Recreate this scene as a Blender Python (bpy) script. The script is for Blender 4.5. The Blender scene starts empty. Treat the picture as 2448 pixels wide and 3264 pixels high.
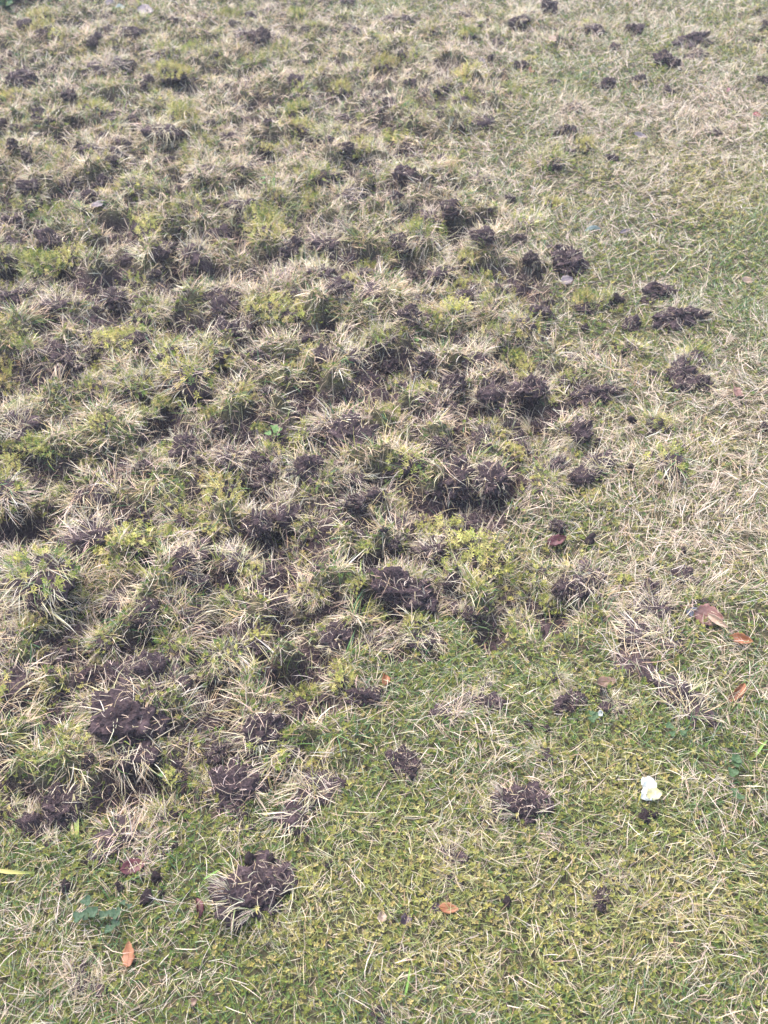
import bpy, bmesh, math, random
import numpy as np
from mathutils import Vector

random.seed(7)
RNG = np.random.default_rng(11)
R = math.radians
scene = bpy.context.scene
COL = scene.collection

# ------------------------------------------------------------------ camera
CAM_H, TILT, VFOV = 1.5, 44.0, 56.0
cam_data = bpy.data.cameras.new("camera")
cam = bpy.data.objects.new("camera", cam_data)
COL.objects.link(cam)
cam.location = (0, 0, CAM_H)
cam.rotation_euler = (R(90 - TILT), 0, 0)
cam_data.sensor_fit = 'VERTICAL'
cam_data.sensor_height = 36.0
cam_data.lens = 18.0 / math.tan(R(VFOV / 2))
cam_data.clip_start = 0.02
cam_data.clip_end = 400
cam_data.dof.use_dof = True
cam_data.dof.focus_distance = 1.85
cam_data.dof.aperture_fstop = 6.5
scene.camera = cam

# ------------------------------------------------------------------ sky, sun, exposure
SUN_EL, SUN_AZ = 62.0, -40.0            # azimuth measured from +y, negative = towards -x
world = bpy.data.worlds.new("World")
scene.world = world
world.use_nodes = True
wn = world.node_tree
wn.nodes.clear()
sky = wn.nodes.new('ShaderNodeTexSky')
sky.sky_type = 'NISHITA'
sky.sun_disc = False
sky.sun_elevation = R(SUN_EL)
sky.sun_rotation = R(SUN_AZ)
sky.air_density = 1.0
sky.dust_density = 3.0
sky.ozone_density = 1.0
bg = wn.nodes.new('ShaderNodeBackground')
bg.inputs['Strength'].default_value = 0.15
wo = wn.nodes.new('ShaderNodeOutputWorld')
wn.links.new(sky.outputs[0], bg.inputs[0])
wn.links.new(bg.outputs[0], wo.inputs[0])

sun_d = bpy.data.lights.new("sun", 'SUN')
sun_d.energy = 1.3
sun_d.angle = R(50)
sun_d.color = (1.0, 0.955, 0.955)
sun = bpy.data.objects.new("sun", sun_d)
COL.objects.link(sun)
sun_dir = Vector((math.sin(R(SUN_AZ)) * math.cos(R(SUN_EL)), math.cos(R(SUN_AZ)) * math.cos(R(SUN_EL)), math.sin(R(SUN_EL))))
sun.rotation_euler = sun_dir.to_track_quat('Z', 'Y').to_euler()
sun.location = sun_dir * 20

scene.view_settings.view_transform = 'Standard'
scene.view_settings.look = 'None'
scene.view_settings.gamma = 1.0
scene.view_settings.use_curve_mapping = False
scene.view_settings.exposure = 2.1

# ------------------------------------------------------------------ pixel <-> ground
W0, H0 = 2448.0, 3264.0
FPX = (H0 / 2) / math.tan(R(VFOV / 2))
CT, ST = math.cos(R(TILT)), math.sin(R(TILT))


def ground_at(px, py, z=0.0):
    a, b = (px - W0 / 2) / FPX, (py - H0 / 2) / FPX
    d = np.array([a, CT - b * ST, -ST - b * CT])
    t = (z - CAM_H) / d[2]
    return d[0] * t, d[1] * t, t            # x, y, depth along the axis


def depth_of(x, y):
    return y * CT + CAM_H * ST


def pix_of(x, y):
    z = depth_of(x, y)
    up = y * ST - CAM_H * CT
    return W0 / 2 + FPX * x / z, H0 / 2 - FPX * up / z


def S(px, py):                              # coordinates read off a 1659 x 2212 view
    return px * W0 / 1659.0, py * W0 / 1659.0


TILES = [(0, 0), (1224, 0), (0, 816), (1224, 816), (0, 1632), (1224, 1632), (0, 2448), (1224, 2448)]


def T(tile, tx, ty):                        # coordinates read off one of eight tiles
    ox, oy = TILES[tile - 1]
    return ox + tx * 1224 / 1659.0, oy + ty * 1224 / 1659.0


# ------------------------------------------------------------------ noise
_lat = np.random.default_rng(3).random((256, 256))
_lat3 = np.random.default_rng(4).random((32, 32, 32))


def vnoise(x, y):
    xi, yi = np.floor(x).astype(int), np.floor(y).astype(int)
    fx, fy = x - xi, y - yi
    fx, fy = fx * fx * (3 - 2 * fx), fy * fy * (3 - 2 * fy)
    a, b = _lat[xi & 255, yi & 255], _lat[(xi + 1) & 255, yi & 255]
    c, d = _lat[xi & 255, (yi + 1) & 255], _lat[(xi + 1) & 255, (yi + 1) & 255]
    return (a * (1 - fx) + b * fx) * (1 - fy) + (c * (1 - fx) + d * fx) * fy


def fbm(x, y, oct=4, off=0.0):
    s, a, t = 0, 1.0, 0
    for k in range(oct):
        s = s + a * vnoise(x * 2 ** k + 17.3 * k + off, y * 2 ** k + 9.1 * k + off * 1.7)
        t += a
        a *= 0.5
    return s / t


def vnoise3(p):
    i = np.floor(p).astype(int)
    f = p - i
    f = f * f * (3 - 2 * f)
    r = 0
    for dx in (0, 1):
        for dy in (0, 1):
            for dz in (0, 1):
                w = (f[:, 0] if dx else 1 - f[:, 0]) * (f[:, 1] if dy else 1 - f[:, 1]) * (f[:, 2] if dz else 1 - f[:, 2])
                r = r + w * _lat3[(i[:, 0] + dx) & 31, (i[:, 1] + dy) & 31, (i[:, 2] + dz) & 31]
    return r


def smooth(a, b, x):
    t = np.clip((x - a) / (b - a), 0, 1)
    return t * t * (3 - 2 * t)


# ------------------------------------------------------------------ where the turf is torn
TORN_S = [(-700, 1850), (0, 1795), (200, 1745), (480, 1745), (620, 1725), (730, 1690), (790, 1600), (850, 1490), (900, 1410), (1000, 1365),
          (1150, 1345), (1340, 1340), (1510, 1330), (1510, 1255), (1350, 1225), (1150, 1150), (1290, 1010), (1310, 900), (1350, 800), (1260, 750),
          (1170, 690), (1210, 600), (1130, 520), (1090, 430), (960, 340), (1100, 270), (1180, 215), (1050, 120), (800, 60), (650, -60), (-900, -60)]
TORN = np.array([ground_at(*S(*p))[:2] for p in TORN_S])


def poly_sd(x, y, P):
    inside = np.zeros(x.shape, bool)
    best = np.full(x.shape, 1e9)
    n = len(P)
    for i in range(n):
        ax, ay = P[i]
        bx, by = P[(i + 1) % n]
        ex, ey = bx - ax, by - ay
        t = np.clip(((x - ax) * ex + (y - ay) * ey) / (ex * ex + ey * ey), 0, 1)
        best = np.minimum(best, (x - ax - t * ex) ** 2 + (y - ay - t * ey) ** 2)
        c = ((ay > y) != (by > y)) & (x < (bx - ax) * (y - ay) / (by - ay + 1e-12) + ax)
        inside ^= c
    d = np.sqrt(best)
    return np.where(inside, d, -d)


GX0, GX1, GY0, GY1, GS = -4.2, 4.2, -0.6, 9.0, 0.012
gx = np.arange(GX0, GX1 + GS / 2, GS)
gy = np.arange(GY0, GY1 + GS / 2, GS)
XX, YY = np.meshgrid(gx, gy)
sd = poly_sd(XX, YY, TORN) + (fbm(XX * 6, YY * 6, 3) - 0.5) * 0.25
torn = smooth(-0.04, 0.10, sd)
strength = 1.0 - 0.30 * smooth(2.9, 4.4, YY) - 0.30 * smooth(4.5, 5.2, YY)
torn = torn * strength
# a little loose damage on the far right of the lawn
torn = np.maximum(torn, 0.35 * smooth(0.52, 0.62, fbm(XX * 2.2, YY * 2.2, 3, 5.0)) * smooth(4.0, 4.5, YY))

clump = 0.74 * fbm(XX * 16, YY * 16, 3, 31.0) + 0.26 * fbm(XX * 6, YY * 6, 2, 37.0)
hx, hy, _ = ground_at(*S(480, 1130))
heart = np.exp(-((XX - hx) / 0.75) ** 2 - ((YY - hy) / 0.6) ** 2)
bare = torn * smooth(0.445, 0.515, clump + 0.035 * heart)
relief = torn * (clump - 0.5)

# pits scraped into the soil: x, y in the 1659 view, radius in that view, depth in metres
PITS_S = [(200, 1320, 110, .055), (560, 1080, 90, .05), (620, 1130, 70, .04), (590, 1260, 80, .045), (250, 1490, 90, .03), (850, 1400, 60, .035),
          (950, 1000, 90, .05), (1010, 960, 80, .05), (930, 1400, 50, .03), (1180, 1315, 110, .04), (1060, 1370, 60, .03), (1360, 1420, 55, .045),
          (560, 1650, 80, .05), (680, 1240, 60, .045), (120, 830, 80, .045), (320, 790, 60, .05), (430, 850, 60, .05), (30, 660, 70, .04),
          (60, 1130, 90, .05), (780, 1150, 60, .04), (480, 720, 60, .04), (840, 770, 60, .03), (150, 1090, 70, .045), (1250, 1000, 40, .04),
          (620, 1550, 70, .04), (330, 1420, 80, .035), (700, 900, 60, .03), (400, 990, 60, .04), (60, 980, 60, .04), (930, 870, 60, .03),
          (1130, 880, 50, .035), (880, 590, 50, .03), (640, 570, 50, .03), (30, 580, 60, .04), (700, 570, 45, .03), (480, 1540, 70, .03),
          (1060, 1130, 60, .03), (740, 1390, 70, .035), (300, 1280, 60, .03), (440, 1380, 70, .03), (220, 1570, 70, .025), (320, 1690, 60, .03)]
pit = np.zeros_like(XX)
pit_soil = np.zeros_like(XX)
for sx, sy, sr, dep in PITS_S:
    px, py = S(sx, sy)
    x0, y0, z0 = ground_at(px, py)
    r = sr * (W0 / 1659) * z0 / FPX * 0.62
    q = np.exp(-(((XX - x0) / r) ** 2 + ((YY - y0) / (r * 1.05)) ** 2) ** 1.5)
    pit = np.maximum(pit, q * dep)
    pit_soil = np.maximum(pit_soil, smooth(0.25, 0.6, q))
bare = np.maximum(bare, pit_soil)
grain = fbm(XX * 34, YY * 34, 3, 7.0) - 0.5
HGT = (fbm(XX * 0.9, YY * 0.9, 3, 2.0) - 0.5) * 0.05 + (fbm(XX * 7, YY * 7, 2, 13.0) - 0.5) * 0.022 \
    - relief * 0.27 - pit * 1.15 + grain * (0.004 + 0.022 * np.maximum(bare, torn * 0.5))


def sample(G, x, y):
    fx = np.clip((x - GX0) / GS, 0, len(gx) - 1.001)
    fy = np.clip((y - GY0) / GS, 0, len(gy) - 1.001)
    ix, iy = fx.astype(int), fy.astype(int)
    fx, fy = fx - ix, fy - iy
    return (G[iy, ix] * (1 - fx) + G[iy, ix + 1] * fx) * (1 - fy) + (G[iy + 1, ix] * (1 - fx) + G[iy + 1, ix + 1] * fx) * fy


def height(x, y):
    return float(sample(HGT, np.array([x]), np.array([y]))[0])


def on_ground(px, py, lift=0.0):
    z = 0.0
    for _ in range(4):
        x, y, d = ground_at(px, py, z + lift)
        z = height(x, y)
    return x, y, z, d


# ------------------------------------------------------------------ materials
def new_mat(name):
    m = bpy.data.materials.new(name)
    m.use_nodes = True
    nt = m.node_tree
    nt.nodes.clear()
    out = nt.nodes.new('ShaderNodeOutputMaterial')
    return m, nt, out


def N(nt, kind, **kw):
    n = nt.nodes.new(kind)
    for k, v in kw.items():
        setattr(n, k, v)
    return n


def plant_mat(name, transl=0.25, rough=0.55, spec=0.25, vary=0.12, hue=0.012):
    m, nt, out = new_mat(name)
    at = N(nt, 'ShaderNodeAttribute', attribute_name='col')
    oi = N(nt, 'ShaderNodeObjectInfo')
    hsv = N(nt, 'ShaderNodeHueSaturation')
    mp = N(nt, 'ShaderNodeMapRange')
    mp.inputs[3].default_value, mp.inputs[4].default_value = 1 - vary, 1 + vary
    nt.links.new(oi.outputs['Random'], mp.inputs[0])
    nt.links.new(mp.outputs[0], hsv.inputs['Value'])
    mp2 = N(nt, 'ShaderNodeMapRange')
    mp2.inputs[3].default_value, mp2.inputs[4].default_value = 0.5 - hue, 0.5 + hue
    fr = N(nt, 'ShaderNodeMath', operation='FRACT')
    mu = N(nt, 'ShaderNodeMath', operation='MULTIPLY')
    mu.inputs[1].default_value = 7.31
    nt.links.new(oi.outputs['Random'], mu.inputs[0])
    nt.links.new(mu.outputs[0], fr.inputs[0])
    nt.links.new(fr.outputs[0], mp2.inputs[0])
    nt.links.new(mp2.outputs[0], hsv.inputs['Hue'])
    nt.links.new(at.outputs['Color'], hsv.inputs['Color'])
    pb = N(nt, 'ShaderNodeBsdfPrincipled')
    pb.inputs['Roughness'].default_value = rough
    pb.inputs['Specular IOR Level'].default_value = spec
    tr = N(nt, 'ShaderNodeBsdfTranslucent')
    mx = N(nt, 'ShaderNodeMixShader')
    mx.inputs[0].default_value = transl
    nt.links.new(hsv.outputs[0], pb.inputs['Base Color'])
    nt.links.new(hsv.outputs[0], tr.inputs['Color'])
    nt.links.new(pb.outputs[0], mx.inputs[1])
    nt.links.new(tr.outputs[0], mx.inputs[2])
    nt.links.new(mx.outputs[0], out.inputs[0])
    return m


def soil_nodes(nt, scale=1.0):
    """crumbly dark soil: returns colour socket and bump normal socket"""
    tc = N(nt, 'ShaderNodeTexCoord')
    n1 = N(nt, 'ShaderNodeTexNoise')
    n1.inputs['Scale'].default_value = 160 * scale
    n1.inputs['Detail'].default_value = 6
    n2 = N(nt, 'ShaderNodeTexNoise')
    n2.inputs['Scale'].default_value = 28 * scale
    n2.inputs['Detail'].default_value = 4
    vo = N(nt, 'ShaderNodeTexVoronoi')
    vo.inputs['Scale'].default_value = 190 * scale
    for n in (n1, n2, vo):
        nt.links.new(tc.outputs['Object'], n.inputs['Vector'])
    cr = N(nt, 'ShaderNodeValToRGB')
    cr.color_ramp.elements[0].position = 0.3
    cr.color_ramp.elements[0].color = SOIL[0]
    cr.color_ramp.elements[1].position = 0.72
    cr.color_ramp.elements[1].color = SOIL[2]
    e = cr.color_ramp.elements.new(0.5)
    e.color = SOIL[1]
    ad = N(nt, 'ShaderNodeMath', operation='ADD')
    h = N(nt, 'ShaderNodeMath', operation='MULTIPLY')
    h.inputs[1].default_value = 0.5
    nt.links.new(n1.outputs[0], ad.inputs[0])
    nt.links.new(n2.outputs[0], ad.inputs[1])
    nt.links.new(ad.outputs[0], h.inputs[0])
    nt.links.new(h.outputs[0], cr.inputs[0])
    b1 = N(nt, 'ShaderNodeBump')
    b1.inputs['Strength'].default_value = 0.8
    b1.inputs['Distance'].default_value = 0.004
    sb = N(nt, 'ShaderNodeMath', operation='SUBTRACT')
    nt.links.new(n1.outputs[0], sb.inputs[0])
    nt.links.new(vo.outputs['Distance'], sb.inputs[1])
    nt.links.new(sb.outputs[0], b1.inputs['Height'])
    return cr.outputs[0], b1.outputs[0], n2.outputs[0]


SOIL = [(0.012, 0.0074, 0.0082, 1), (0.037, 0.0235, 0.025, 1), (0.098, 0.064, 0.064, 1)]


def make_soil_mat():
    m, nt, out = new_mat("soil")
    c, b, _ = soil_nodes(nt)
    pb = N(nt, 'ShaderNodeBsdfPrincipled')
    pb.inputs['Roughness'].default_value = 0.85
    pb.inputs['Specular IOR Level'].default_value = 0.2
    nt.links.new(c, pb.inputs['Base Color'])
    nt.links.new(b, pb.inputs['Normal'])
    nt.links.new(pb.outputs[0], out.inputs[0])
    return m


def make_ground_mat():
    m, nt, out = new_mat("turf_ground")
    c, b, n2 = soil_nodes(nt)
    at = N(nt, 'ShaderNodeAttribute', attribute_name='bare')
    tc = N(nt, 'ShaderNodeTexCoord')
    n = N(nt, 'ShaderNodeTexNoise')
    n.inputs['Scale'].default_value = 90
    n.inputs['Detail'].default_value = 6
    nt.links.new(tc.outputs['Object'], n.inputs['Vector'])
    cr = N(nt, 'ShaderNodeValToRGB')
    cr.color_ramp.elements[0].position = 0.35
    cr.color_ramp.elements[0].color = (0.030, 0.026, 0.014, 1)
    cr.color_ramp.elements[1].position = 0.7
    cr.color_ramp.elements[1].color = (0.105, 0.092, 0.045, 1)
    nt.links.new(n.outputs[0], cr.inputs[0])
    mx = N(nt, 'ShaderNodeMix', data_type='RGBA')
    nt.links.new(at.outputs['Fac'], mx.inputs[0])
    nt.links.new(cr.outputs[0], mx.inputs[6])
    nt.links.new(c, mx.inputs[7])
    pb = N(nt, 'ShaderNodeBsdfPrincipled')
    pb.inputs['Roughness'].default_value = 0.9
    pb.inputs['Specular IOR Level'].default_value = 0.15
    nt.links.new(mx.outputs[2], pb.inputs['Base Color'])
    nt.links.new(b, pb.inputs['Normal'])
    nt.links.new(pb.outputs[0], out.inputs[0])
    return m


def leaf_mat(name, col, col2, transl=0.15, rough=0.5, scale=120):
    m, nt, out = new_mat(name)
    tc = N(nt, 'ShaderNodeTexCoord')
    n = N(nt, 'ShaderNodeTexNoise')
    n.inputs['Scale'].default_value = scale
    n.inputs['Detail'].default_value = 5
    nt.links.new(tc.outputs['Object'], n.inputs['Vector'])
    cr = N(nt, 'ShaderNodeValToRGB')
    cr.color_ramp.elements[0].position = 0.38
    cr.color_ramp.elements[0].color = (*col, 1)
    cr.color_ramp.elements[1].position = 0.65
    cr.color_ramp.elements[1].color = (*col2, 1)
    nt.links.new(n.outputs[0], cr.inputs[0])
    bp = N(nt, 'ShaderNodeBump')
    bp.inputs['Strength'].default_value = 0.4
    bp.inputs['Distance'].default_value = 0.001
    nt.links.new(n.outputs[0], bp.inputs['Height'])
    pb = N(nt, 'ShaderNodeBsdfPrincipled')
    pb.inputs['Roughness'].default_value = rough
    pb.inputs['Specular IOR Level'].default_value = 0.4
    nt.links.new(bp.outputs[0], pb.inputs['Normal'])
    tr = N(nt, 'ShaderNodeBsdfTranslucent')
    mx = N(nt, 'ShaderNodeMixShader')
    mx.inputs[0].default_value = transl
    nt.links.new(cr.outputs[0], pb.inputs['Base Color'])
    nt.links.new(cr.outputs[0], tr.inputs['Color'])
    nt.links.new(pb.outputs[0], mx.inputs[1])
    nt.links.new(tr.outputs[0], mx.inputs[2])
    nt.links.new(mx.outputs[0], out.inputs[0])
    return m


M_SOIL = make_soil_mat()
M_GROUND = make_ground_mat()
M_GRASS = plant_mat("grass_blade", 0.22, 0.5, 0.35)
M_MOSS = plant_mat("moss", 0.2, 0.7, 0.2)

STRAW = np.array([(0.64, 0.53, 0.37), (0.55, 0.44, 0.29), (0.72, 0.63, 0.49), (0.44, 0.31, 0.18), (0.53, 0.45, 0.24), (0.60, 0.47, 0.36), (0.70, 0.60, 0.44)])
GREEN = np.array([(0.105, 0.185, 0.045), (0.065, 0.15, 0.045), (0.165, 0.225, 0.06), (0.08, 0.17, 0.07), (0.22, 0.25, 0.08)])
MOSS = np.array([(0.165, 0.195, 0.035), (0.22, 0.235, 0.045), (0.115, 0.165, 0.03), (0.19, 0.185, 0.045), (0.08, 0.13, 0.032)])
YMOSS = np.array([(0.42, 0.385, 0.10), (0.48, 0.42, 0.15), (0.34, 0.33, 0.08), (0.43, 0.35, 0.13), (0.26, 0.265, 0.065)])
FIBRE = np.array([(0.22, 0.145, 0.11), (0.36, 0.265, 0.20), (0.12, 0.075, 0.066)])


def pick(pal, n, rng, jit=0.16):
    c = pal[rng.integers(0, len(pal), n)]
    return np.clip(c * (1 + (rng.random((n, 1)) - 0.5) * 2 * jit) * (1 + (rng.random((n, 3)) - 0.5) * 0.12), 0.004, 0.85)


# ------------------------------------------------------------------ mesh helpers
def mesh_np(name, verts, tris=None, quads=None, cols=None, mat=None, smooth_shade=False, extra=None):
    me = bpy.data.meshes.new(name)
    verts = np.ascontiguousarray(verts, np.float32)
    loops, starts = [], []
    s = 0
    if quads is not None and len(quads):
        loops.append(quads.ravel())
        starts.append(s + np.arange(len(quads)) * 4)
        s += quads.size
    if tris is not None and len(tris):
        loops.append(tris.ravel())
        starts.append(s + np.arange(len(tris)) * 3)
        s += tris.size
    loops = np.concatenate(loops).astype(np.int32)
    starts = np.concatenate(starts).astype(np.int32)
    me.vertices.add(len(verts))
    me.vertices.foreach_set('co', verts.ravel())
    me.loops.add(len(loops))
    me.loops.foreach_set('vertex_index', loops)
    me.polygons.add(len(starts))
    me.polygons.foreach_set('loop_start', starts)
    if smooth_shade:
        me.polygons.foreach_set('use_smooth', np.ones(len(starts), bool))
    me.update(calc_edges=True)
    if cols is not None:
        a = me.attributes.new('col', 'FLOAT_COLOR', 'POINT')
        c4 = np.ones((len(verts), 4), np.float32)
        c4[:, :3] = cols
        a.data.foreach_set('color', c4.ravel())
    for k, v in (extra or {}).items():
        a = me.attributes.new(k, 'FLOAT', 'POINT')
        a.data.foreach_set('value', np.ascontiguousarray(v, np.float32))
    if mat:
        me.materials.append(mat)
    return me


def blade_arrays(root, az, tilt, curl, L, Wd, c0, c1, seg=3, bend=None, twist=None, drape=None):
    """strips that bend along their length: (verts, quads, tris, cols)"""
    n = len(az)
    bend = np.zeros(n) if bend is None else bend
    twist = np.zeros(n) if twist is None else twist
    P = [root]
    D = []
    for k in range(seg):
        t = (k + 0.5) / seg
        ph = tilt + curl * t
        a = az + bend * t
        d = np.stack([np.sin(ph) * np.cos(a), np.sin(ph) * np.sin(a), np.cos(ph)], 1)
        D.append(d)
        p = P[-1] + d * (L / seg)[:, None]
        if drape is not None:
            p[:, 2] = np.maximum(p[:, 2], sample(HGT, p[:, 0], p[:, 1]) + drape)
        P.append(p)
    V, C = [], []
    for k in range(seg):
        d = D[k]
        a = az + bend * (k / seg)
        s = np.stack([-np.sin(a), np.cos(a), np.zeros(n)], 1)
        u = np.cross(d, s)
        s = s * np.cos(twist)[:, None] + u * np.sin(twist)[:, None]
        w = (Wd * (0.75, 1.0, 0.8, 0.6)[k] * 0.5)[:, None]
        V += [P[k] - s * w, P[k] + s * w]
        f = k / seg
        c = c0 * (1 - f) + c1 * f
        C += [c, c]
    V.append(P[seg])
    C.append(c1)
    m = 2 * seg + 1
    V = np.stack(V, 1).reshape(-1, 3)
    C = np.stack(C, 1).reshape(-1, 3)
    base = (np.arange(n) * m)[:, None]
    Q = np.concatenate([base + np.array([2 * k, 2 * k + 1, 2 * k + 3, 2 * k + 2]) for k in range(seg - 1)]) if seg > 1 else np.zeros((0, 4), int)
    Tr = base + np.array([2 * seg - 2, 2 * seg - 1, 2 * seg])
    return V, Q, Tr, C


def join_arrays(parts):
    V, Q, Tr, C, o = [], [], [], [], 0
    for v, q, t, c in parts:
        V.append(v)
        C.append(c)
        if len(q):
            Q.append(q + o)
        if len(t):
            Tr.append(t + o)
        o += len(v)
    return (np.concatenate(V), np.concatenate(Q) if Q else np.zeros((0, 4), int),
            np.concatenate(Tr) if Tr else np.zeros((0, 3), int), np.concatenate(C))


def moss_arrays(root, size, col, rng, leaves=5, whorls=1, axis=None, fat=0.21):
    """starry moss shoots: whorls of small pointed leaflets (one rhombus each)"""
    n = len(root)
    ax = np.tile(np.array([0, 0, 1.0]), (n, 1)) if axis is None else axis
    out = []
    ref = np.where(np.abs(ax[:, 2:3]) < 0.9, np.array([[0, 0, 1.0]]), np.array([[1.0, 0, 0]]))
    e1 = np.cross(ax, ref)
    e1 /= np.linalg.norm(e1, axis=1)[:, None]
    e2 = np.cross(ax, e1)
    ph0 = rng.random(n) * 6.28
    for wv in range(whorls):
        h = size * (0.25 + 0.75 * wv)[..., None] if np.ndim(wv) else size * (0.25 + 0.75 * wv)
        for k in range(leaves):
            a = ph0 + wv * 0.6 + k * 2 * math.pi / leaves + (rng.random(n) - 0.5) * 0.5
            lift = 0.25 + 0.6 * rng.random(n) + 0.25 * (wv == whorls - 1)
            dirv = (e1 * np.cos(a)[:, None] + e2 * np.sin(a)[:, None]) * np.cos(lift)[:, None] + ax * np.sin(lift)[:, None]
            side = np.cross(dirv, ax)
            side /= np.linalg.norm(side, axis=1)[:, None] + 1e-9
            l = (size * (0.75 + 0.5 * rng.random(n)) * (1 - 0.18 * wv))[:, None]
            p0 = root + ax * h[:, None]
            pm = p0 + dirv * l * 0.55
            p1 = p0 + dirv * l - ax * l * 0.12
            V = np.stack([p0, pm - side * l * fat, p1, pm + side * l * fat], 1).reshape(-1, 3)
            c = col * (1 + (rng.random((n, 1)) - 0.5) * 0.3)
            C = np.repeat(c, 4, axis=0)
            Q = (np.arange(n) * 4)[:, None] + np.arange(4)
            out.append((V, Q, np.zeros((0, 3), int), C))
    return join_arrays(out)


def add_obj(name, data, parent=None, kind=None, **props):
    o = bpy.data.objects.new(name, data)
    COL.objects.link(o)
    if parent:
        o.parent = parent
    if kind:
        o['kind'] = kind
    for k, v in props.items():
        o[k] = v
    return o


# ------------------------------------------------------------------ ground sheet
def graded(lo, hi, step0, step1):
    v = [lo]
    while v[-1] < hi:
        f = (v[-1] - lo) / (hi - lo)
        v.append(v[-1] + step0 + (step1 - step0) * f)
    return v


xs = np.arange(-3.3, 3.3001, 0.0145)
ys = np.array(graded(0.0, 6.9, 0.009, 0.024))
outx = np.array([0.1, 0.3, 0.8, 2, 5, 12, 30, 70])
xs = np.concatenate([-3.3 - outx[::-1], xs, xs[-1] + outx])
ys = np.concatenate([-outx[::-1], ys, ys[-1] + outx * 1.6])
XG, YG = np.meshgrid(xs, ys)
ZG = sample(HGT, XG, YG)
edge = np.clip(np.maximum(np.abs(XG) - 3.4, np.maximum(-YG, YG - 7.0)), 0, 1)
ZG = ZG * (1 - edge)
BG = sample(bare, XG, YG) * (1 - edge)
nx_, ny_ = len(xs), len(ys)
idx = np.arange(nx_ * ny_).reshape(ny_, nx_)
quads = np.stack([idx[:-1, :-1], idx[:-1, 1:], idx[1:, 1:], idx[1:, :-1]], -1).reshape(-1, 4)
gme = mesh_np("lawn_ground", np.stack([XG, YG, ZG], -1).reshape(-1, 3), quads=quads, mat=M_GROUND, smooth_shade=True, extra={'bare': BG.ravel()})
add_obj("ground", gme, kind='structure', label="torn mossy lawn ground with dark scraped soil", category="ground")

# ------------------------------------------------------------------ lawn mixture maps (positions from the 1659 view)
BL_GREEN = [(1600, 700, 110, 130, 1.0), (1640, 480, 120, 80, .9), (950, 1490, 170, 90, .9), (800, 1775, 160, 55, 1.0), (420, 1960, 300, 110, .6),
            (1500, 1610, 200, 90, .6), (1120, 1380, 220, 60, .6), (1250, 205, 160, 50, .9), (1130, 1540, 200, 110, .4), (800, 610, 70, 40, .8),
            (960, 490, 80, 50, .7), (120, 1900, 160, 90, .6), (1320, 1640, 150, 70, .6), (200, 520, 90, 50, .5), (1350, 340, 80, 50, .4),
            (250, 1750, 200, 80, .4), (1250, 1800, 250, 60, .5), (60, 40, 120, 30, .6), (1000, 1020, 60, 40, .5), (640, 1400, 80, 50, .5)]
BL_YELLOW = [(1450, 380, 170, 60, 1.0), (1560, 440, 120, 50, 1.0), (1320, 2040, 170, 80, 1.1), (1300, 1700, 140, 70, .6), (870, 1970, 330, 200, .6),
             (300, 90, 220, 30, .9), (200, 130, 200, 30, .6), (1540, 980, 40, 40, 1.0), (560, 2050, 150, 60, .5), (1250, 1950, 250, 120, .6),
             (1500, 2000, 150, 120, .6), (1000, 60, 300, 40, .4), (1260, 1680, 80, 80, .5), (1000, 2150, 300, 60, .4)]
BL_STRAW = [(1500, 1130, 270, 200, .9), (1580, 850, 150, 120, .7), (960, 1830, 150, 60, .9), (1400, 950, 180, 100, .6), (1300, 300, 220, 100, .5),
            (330, 390, 260, 70, .6), (1060, 1550, 130, 70, .8), (1500, 2000, 200, 200, .3), (900, 150, 300, 60, .4), (1350, 1300, 200, 60, .6),
            (850, 2080, 200, 60, .4), (1140, 1700, 120, 50, .7), (80, 2000, 110, 130, .6), (1500, 280, 150, 80, .6), (1000, 480, 160, 60, .4),
            (700, 1950, 120, 70, .6), (620, 1990, 200, 60, .4), (1450, 1740, 150, 60, .5), (650, 330, 300, 80, .3)]


def blobs(lst, px, py):
    k = 1659.0 / W0
    sx, sy = px * k, py * k
    r = np.zeros_like(px)
    for bx, by, rx, ry, w in lst:
        r += w * np.exp(-((sx - bx) / rx) ** 2 - ((sy - by) / ry) ** 2)
    return r


kx = XX[::4, ::4]
ky = YY[::4, ::4]
kpx, kpy = pix_of(kx, np.maximum(ky, -0.3))
low = {}


def coarse(G):
    def f(x, y):
        ix = np.clip(((x - GX0) / (GS * 4)).astype(int), 0, G.shape[1] - 1)
        iy = np.clip(((y - GY0) / (GS * 4)).astype(int), 0, G.shape[0] - 1)
        return G[iy, ix]
    return f


patch = fbm(kx * 3.2, ky * 3.2, 3, 51.0) - 0.5
patch2 = fbm(kx * 4.5, ky * 4.5, 3, 83.0) - 0.5
F_green = coarse(np.clip(0.50 + 0.25 * smooth(1.35, 0.80, ky) + blobs(BL_GREEN, kpx, kpy) + patch * 1.6 - 0.35 * blobs(BL_STRAW, kpx, kpy), 0.05, 1.5))
F_straw = coarse(np.clip(0.52 + 0.18 * smooth(2.8, 3.6, ky) - 0.34 * smooth(1.35, 0.80, ky) + blobs(BL_STRAW, kpx, kpy) + patch2 * 1.6 - 0.30 * blobs(BL_GREEN, kpx, kpy), 0.10, 1.6))  # the extra far straw also imitates the pale glare there
F_yellow = coarse(np.clip(0.15 + blobs(BL_YELLOW, kpx, kpy) + (patch - patch2) * 0.8, 0, 1.2))


def scatter(n0, power, rng, y0=0.15, y1=6.3, margin=0.42):
    """random points over the lawn, thinner with distance from where people stand"""
    out = []
    step = 0.1
    for y in np.arange(y0, y1, step):
        z = depth_of(0, y)
        hw = 0.3988 * z + margin
        dens = n0 * (1.4 / z) ** power
        n = int(dens * 2 * hw * step)
        out.append(np.stack([(rng.random(n) * 2 - 1) * hw, y + rng.random(n) * step], 1))
    return np.concatenate(out)


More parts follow.
